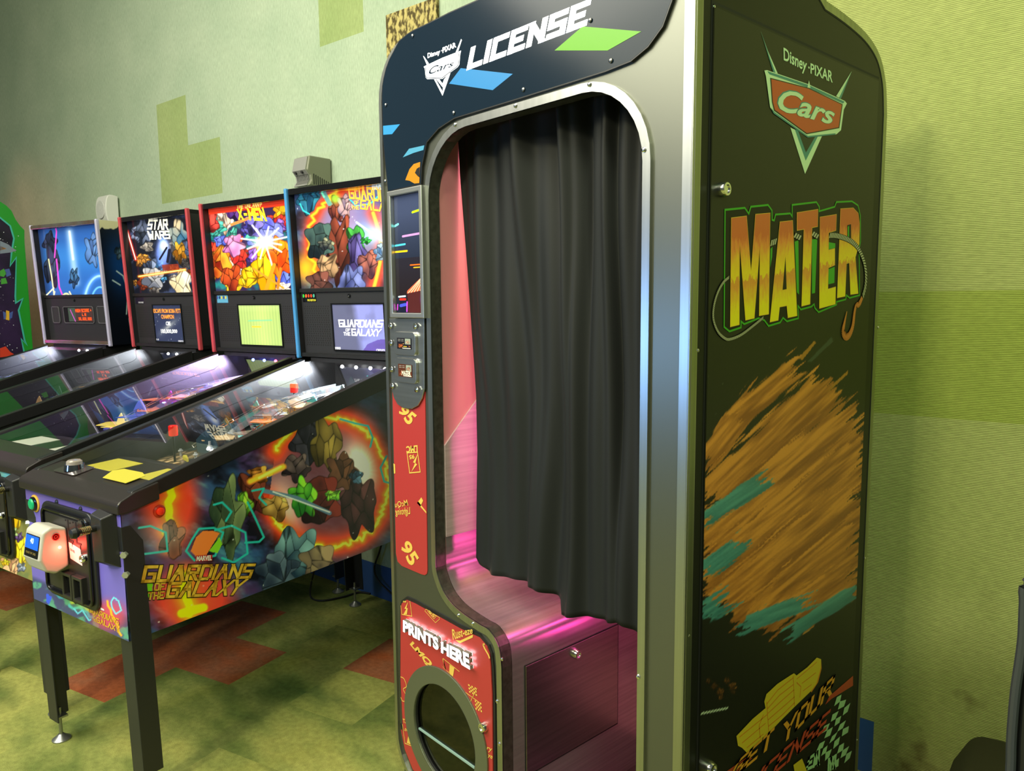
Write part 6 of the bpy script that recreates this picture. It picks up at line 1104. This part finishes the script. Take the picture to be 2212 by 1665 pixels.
mb = MB(); mb.poly([(x, sl(z)-.0022, z) for x, z in [(RX0+.014, .713), (RX1-.012, .713), (RX1-.012, .750), (RX0+.014, .750)]]); mb.build('screen_glow', mat('reader_blue', rgb(20, 80, 210), .3, emit=rgb(20, 84, 215), es=.9), sc)
mb = MB(); rsf = lambda a, b, h: (a, sl(b)-.0026-h, b); put_font(mb, '40', [(.222, .728), (.242, .728), (.242, .744), (.222, .744)], rsf, 0, bold=.02); mb.build('screen_digits', mat('glow_190_220_255', rgb(190, 220, 255), .4, emit=rgb(190, 220, 255), es=.8), sc)
mb = MB(); put_font(mb, 'PLEASE TAP CARD', [(.204, .699), (.262, .699), (.262, .705), (.204, .705)], rsf, 0); mb.build('screen_text', mat('amber_ink', rgb(150, 130, 70), .5), sc)
mb = MB(); mb.lathe((RX1, -.080, .745), [(.0105, 0), (.0105, .0015), (.0085, .0015), (.0085, 0)], 20, ax=0); mb.lathe((RX1, -.080, .745), [(.005, 0), (.005, .001), (.0035, .001), (.0035, 0)], 16, ax=0); mb.build('reader_emblem', mat('reader_line', rgb(190, 40, 36), .4), rd)
mb = MB(); mb.ball((RX1+.001, -.072, .712), .005, 8); mb.build('reader_light', mat('red_led', (1, .05, .03), .3, emit=(1, .06, .04), es=20.), rd)
mb = MB(); mb.box(RX0+.01, RX1-.004, yb_, yb_+.006, .655, .76); mb.build('mounting_plate', BLK, rd)
d = bpy.data.lights.new('reader_red_light', 'POINT'); d.energy = .32; d.color = (1, .05, .03); d.shadow_soft_size = .012; lo = bpy.data.objects.new('reader_red_light', d); COL.objects.link(lo); lo.location = tuple(frG.wor(np.array([RX1+.020, -.074, .710])))
mb = MB(); mb.prism([(a, -.0475, b) for a, b in [(.286, .722), (.352, .712), (.356, .664), (.290, .674)]], (0, -.001, 0)); stc = mb.build('sticker', mat('sticker_white', rgb(225, 215, 215), .5), pbG, label='small white sticker beside the reader')
mb = MB(); put_font(mb, 'SCAN HERE', [(.292, .706), (.318, .702), (.319, .694), (.293, .698)], lambda a, b, h: (a, -.0487, b), 0, bold=.02); mb.build('sticker_print', mat('ink_grey', rgb(120, 50, 50), .5), stc)
# button on the lockdown bar, yellow card lying on the glass
zl = .8985; bx, by = .165, .040
mb = MB(); mb.prism([(x, y, zl+(y-.01)*.19+.001) for x, y in rpoly([(bx-.065, by-.035), (bx+.065, by-.035), (bx+.065, by+.03), (bx-.065, by+.03)], .01)], (0, 0, .002)); pln = mb.build('button_plate', mat('plate_steel', (.30, .24, .26), .22, .9), pbG)
mb = MB(); mb.lathe((bx, by, zl+.006), [(.030, 0), (.027, .017), (.024, .017)], 28); mb.build('button_base', mat('chrome_dark', (.25, .27, .3), .15, 1.), pln, smooth=True); mb = MB(); mb.lathe((bx, by, zl+.020), [(.023, 0), (.022, .012), (.017, .016), (.001, .017)], 24); mb.build('button_cap', mat('clear_cap', (.62, .55, .5), .1, trans=.6), pln, smooth=True)
nz_ = lambda y: zt(y)-.0035; cq = [(222, 1035), (243, 1020), (268, 1016), (308, 1024), (314, 1031), (272, 1047)]
o0 = frG.wor(np.array([.38, .10, nz_(.10)])); nrm = frG.Z-.2535*frG.Y
cp = [frG.loc(hit(px, py, o0, nrm)) for px, py in cq]; c0 = sum(cp)/len(cp)
nt_ = thing('yellow_card', frG.wor(c0), frG.deg, 'blank yellow card lying on the nearest pinball machine by its front edge', 'card'); mb = MB(); mb.prism([tuple(p-c0+np.array([0, 0, .004])) for p in cp], (0, 0, .0012)); mb.build('card_sheet', mat('card_yellow_bright', rgb(178, 168, 52), .5), nt_)
# ================================================================== GREEN ARCADE CABINET at the far left
q0 = hit(62, 600, W0-WN*.05, WN); q0 = CAM+(q0-CAM)*.86
AF = Frame((q0[0], q0[1], 0), WF.deg)
ac = thing('arcade_cabinet', (q0[0], q0[1], 0), WF.deg, 'tall green arcade cabinet with black space art, left of the leftmost pinball machine', 'arcade cabinet')
A2 = lambda px, py: AF.atx(px, py, 0.)
top = [A2(*p) for p in [(53, 497), (44, 488), (34, 474), (25, 455), (14, 444), (0, 435)]]
yb2 = A2(64, 660)[0]
prof = [(yb2, 0), (yb2, A2(57, 520)[1])]+top+[(top[-1][0]-.12, top[-1][1]+.02), (top[-1][0]-.50, top[-1][1]-.02), (top[-1][0]-.56, 1.75), (top[-1][0]-.42, 1.20), (top[-1][0]-.62, 1.02), (top[-1][0]-.66, .92), (top[-1][0]-.50, .82), (top[-1][0]-.50, 0)]
GRNC = mat('cabinet_green', rgb(30, 140, 40), .4)
for k, x in ((0, -.025), (1, -.76)):
    mb = MB(); mb.prism([(x, y, z) for y, z in prof], (.025, 0, 0)); sd = mb.build('side_panel', GRNC, ac, .002)
    if k == 0: sdr = sd
mb = MB(); mb.prism([(-.735, y, z) for y, z in [(yb2-.02, .05), (yb2-.02, 1.85), (top[-1][0]-.2, 2.0), (top[-1][0]-.45, 1.95), (top[-1][0]-.50, 1.75), (top[-1][0]-.36, 1.2), (top[-1][0]-.57, 1.0), (top[-1][0]-.45, .85), (top[-1][0]-.45, .05)]], (.71, 0, 0)); mb.build('body', BLK, ac)
hA = lambda a, b, h: (.0012+h, a, b); AA = lambda pts: [A2(*p) for p in pts]
edge_px = [(-40, 455), (0, 470), (22, 488), (30, 515), (25, 545), (22, 574), (35, 556), (33, 640), (34, 654), (49, 645), (40, 670), (46, 700), (53, 735), (58, 745), (46, 732), (52, 760), (56, 800), (60, 860), (-40, 870), (-60, 700)]
mb = MB(); mb.poly([hA(*p, 0) for p in AA(edge_px)]); art_ = mb.build('side_art', noisy('space_black', (.004, .004, .012), (.030, .014, .06), 4, .4), sdr, recalc=False)
mb = MB(); ribbon(mb, AA(edge_px[:18]), .010, lambda a, b, h: hA(a, b, .0002+h), .0001); mb.build('art_border', mat('border_teal', rgb(60, 170, 160), .4), sdr, recalc=False)
mb = MB(); rs = random.Random(8)
for k in range(70):
    a, b = A2(rs.uniform(-30, 40), rs.uniform(490, 800)); r = rs.choice([.0012, .0018, .003]); mb.poly([hA(a+r*math.cos(i), b+r*math.sin(i), .0003) for i in np.linspace(0, 6.28, 7)[:-1]])
mb.build('printed_stars', mat('star_white', rgb(210, 215, 225), .5), art_, recalc=False)
mb = MB()                                              # plain shapes in the places of the printed craft
for c, pts in ((0, [(0, 520), (18, 528), (26, 535), (36, 541), (24, 545), (0, 548)]), (1, [(0, 531), (14, 537), (0, 541)]), (2, [(0, 585), (8, 580), (14, 590), (8, 598), (0, 596)]), (3, [(10, 582), (20, 580), (24, 594), (14, 598)]), (2, [(2, 602), (12, 600), (16, 612), (2, 614)]), (3, [(6, 672), (14, 676), (14, 688), (8, 690)]), (4, [(13, 670), (20, 672), (20, 692), (12, 690)]), (3, [(20, 676), (28, 672), (26, 686), (20, 690)]), (5, [(0, 752), (12, 748), (22, 760), (30, 765), (14, 770), (0, 772)])): mb.nxt(); mb.poly([hA(*p, .0004) for p in AA(pts)], c)
mb.builds('printed_shape', [mat('ink%d' % i, rgb(*c), .4) for i, c in enumerate([(120, 130, 150), (210, 140, 40), (70, 150, 60), (70, 90, 160), (215, 170, 50), (200, 60, 40)])], art_, recalc=False)
mb = MB(); f_ = top[-1][0]; mb.box(-.018, -.006, f_-.585, f_-.565, 1.05, 1.75); mb.build('light_strip', mat('magenta_strip', (1, .1, .9), .4, emit=(1, .08, .9), es=5.), ac)
# ================================================================== BLACK SEAT and dark rounded form at the right edge
sw = W0+WW*2.83-WN*.62
SF_ = Frame((sw[0], sw[1], 0), WF.deg)
def sq(px, py): return SF_.aty(px, py, 0)
edge_s = [sq(*p) for p in [(2214, 1255), (2208, 1300), (2205, 1370), (2199, 1420), (2190, 1480), (2184, 1540), (2180, 1600), (2178, 1665)]]
x_o = edge_s[-1][0]; seat2 = thing('gaming_seat', tuple(SF_.wor(np.array([x_o+.25, 0, 0]))), SF_.deg, 'black padded seat with piped edge cut off by the right edge of the photo', 'seat')
o_ = np.array([x_o+.25, 0, 0]); VIN = mat('black_vinyl', (.014, .015, .018), .38)
pth = [(a-o_[0], b) for a, b in edge_s]; zl_ = pth[-1][1]; zt2 = pth[0][1]
bk = crom([(-.25, .30), (-.25, zl_)]+pth[::-1][1:]+[(pth[0][0]+.05, zt2+.06), (pth[0][0]+.13, zt2+.09), (.0, zt2+.10)], 4); bk = bk+[(-x, z) for x, z in bk[::-1][1:]]
mb = MB(); mb.prism([(x, .0, z) for x, z in bk], (0, .11, 0)); mb.build('backrest', VIN, seat2, .03, 4)
mb = MB(); mb.tube([(x*.985, -.004, z) for x, z in bk], .009, 10); mb.build('piping', mat('piping_grey', (.05, .055, .065), .3), seat2, smooth=True)
mb = MB(); mb.prism([(x*.80, -.03, z*.97+.012) for x, z in bk], (0, .035, 0)); mb.build('back_cushion', VIN, seat2, .012, 3)
mb = MB(); mb.prism([(x, -.46, z) for x, z in rpoly([(-.25, .30), (.25, .30), (.25, .43), (-.25, .43)], .04)], (0, .48, 0)); mb.build('seat_cushion', VIN, seat2, .02, 3)
mb = MB(); mb.box(-.20, .20, -.40, .08, .06, .30); mb.box(-.24, .24, -.44, .10, 0, .06); mb.build('pedestal', BLK, seat2, .01)
s2 = W0+WW*2.86-WN*.20; S2 = Frame((s2[0], s2[1], 0), WF.deg); sq2 = lambda px, py: S2.aty(px, py, 0)
hp2 = [sq2(*p) for p in [(2057, 1664), (2068, 1650), (2082, 1634), (2096, 1627), (2115, 1627), (2145, 1634), (2180, 1645), (2230, 1664)]]
cx2 = (hp2[0][0]+hp2[-1][0])/2; stl = thing('low_dome', tuple(S2.wor(np.array([cx2, 0, 0]))), S2.deg, 'dark olive rounded stool top by the wall, left of the black seat', 'stool')  # dark olive rounded form, low by the wall
ptz = [(a-cx2, b) for a, b in hp2]; zlo = ptz[0][1]-.03
mb = MB(); mb.prism([(a, -.10, b) for a, b in [(ptz[0][0]-.015, zlo)]+crom(ptz, 3)+[(ptz[-1][0]+.01, zlo)]], (0, .20, 0)); mb.build('dome_top', mat('olive_dark', (.030, .030, .012), .7), stl, .02, 3)
mb = MB(); mb.cyl((0, 0, 0.0), (0, 0, zlo+.002), .05); mb.cyl((0, 0, 0), (0, 0, .02), .12, n=24); mb.build('dome_post', BLK, stl, smooth=True)
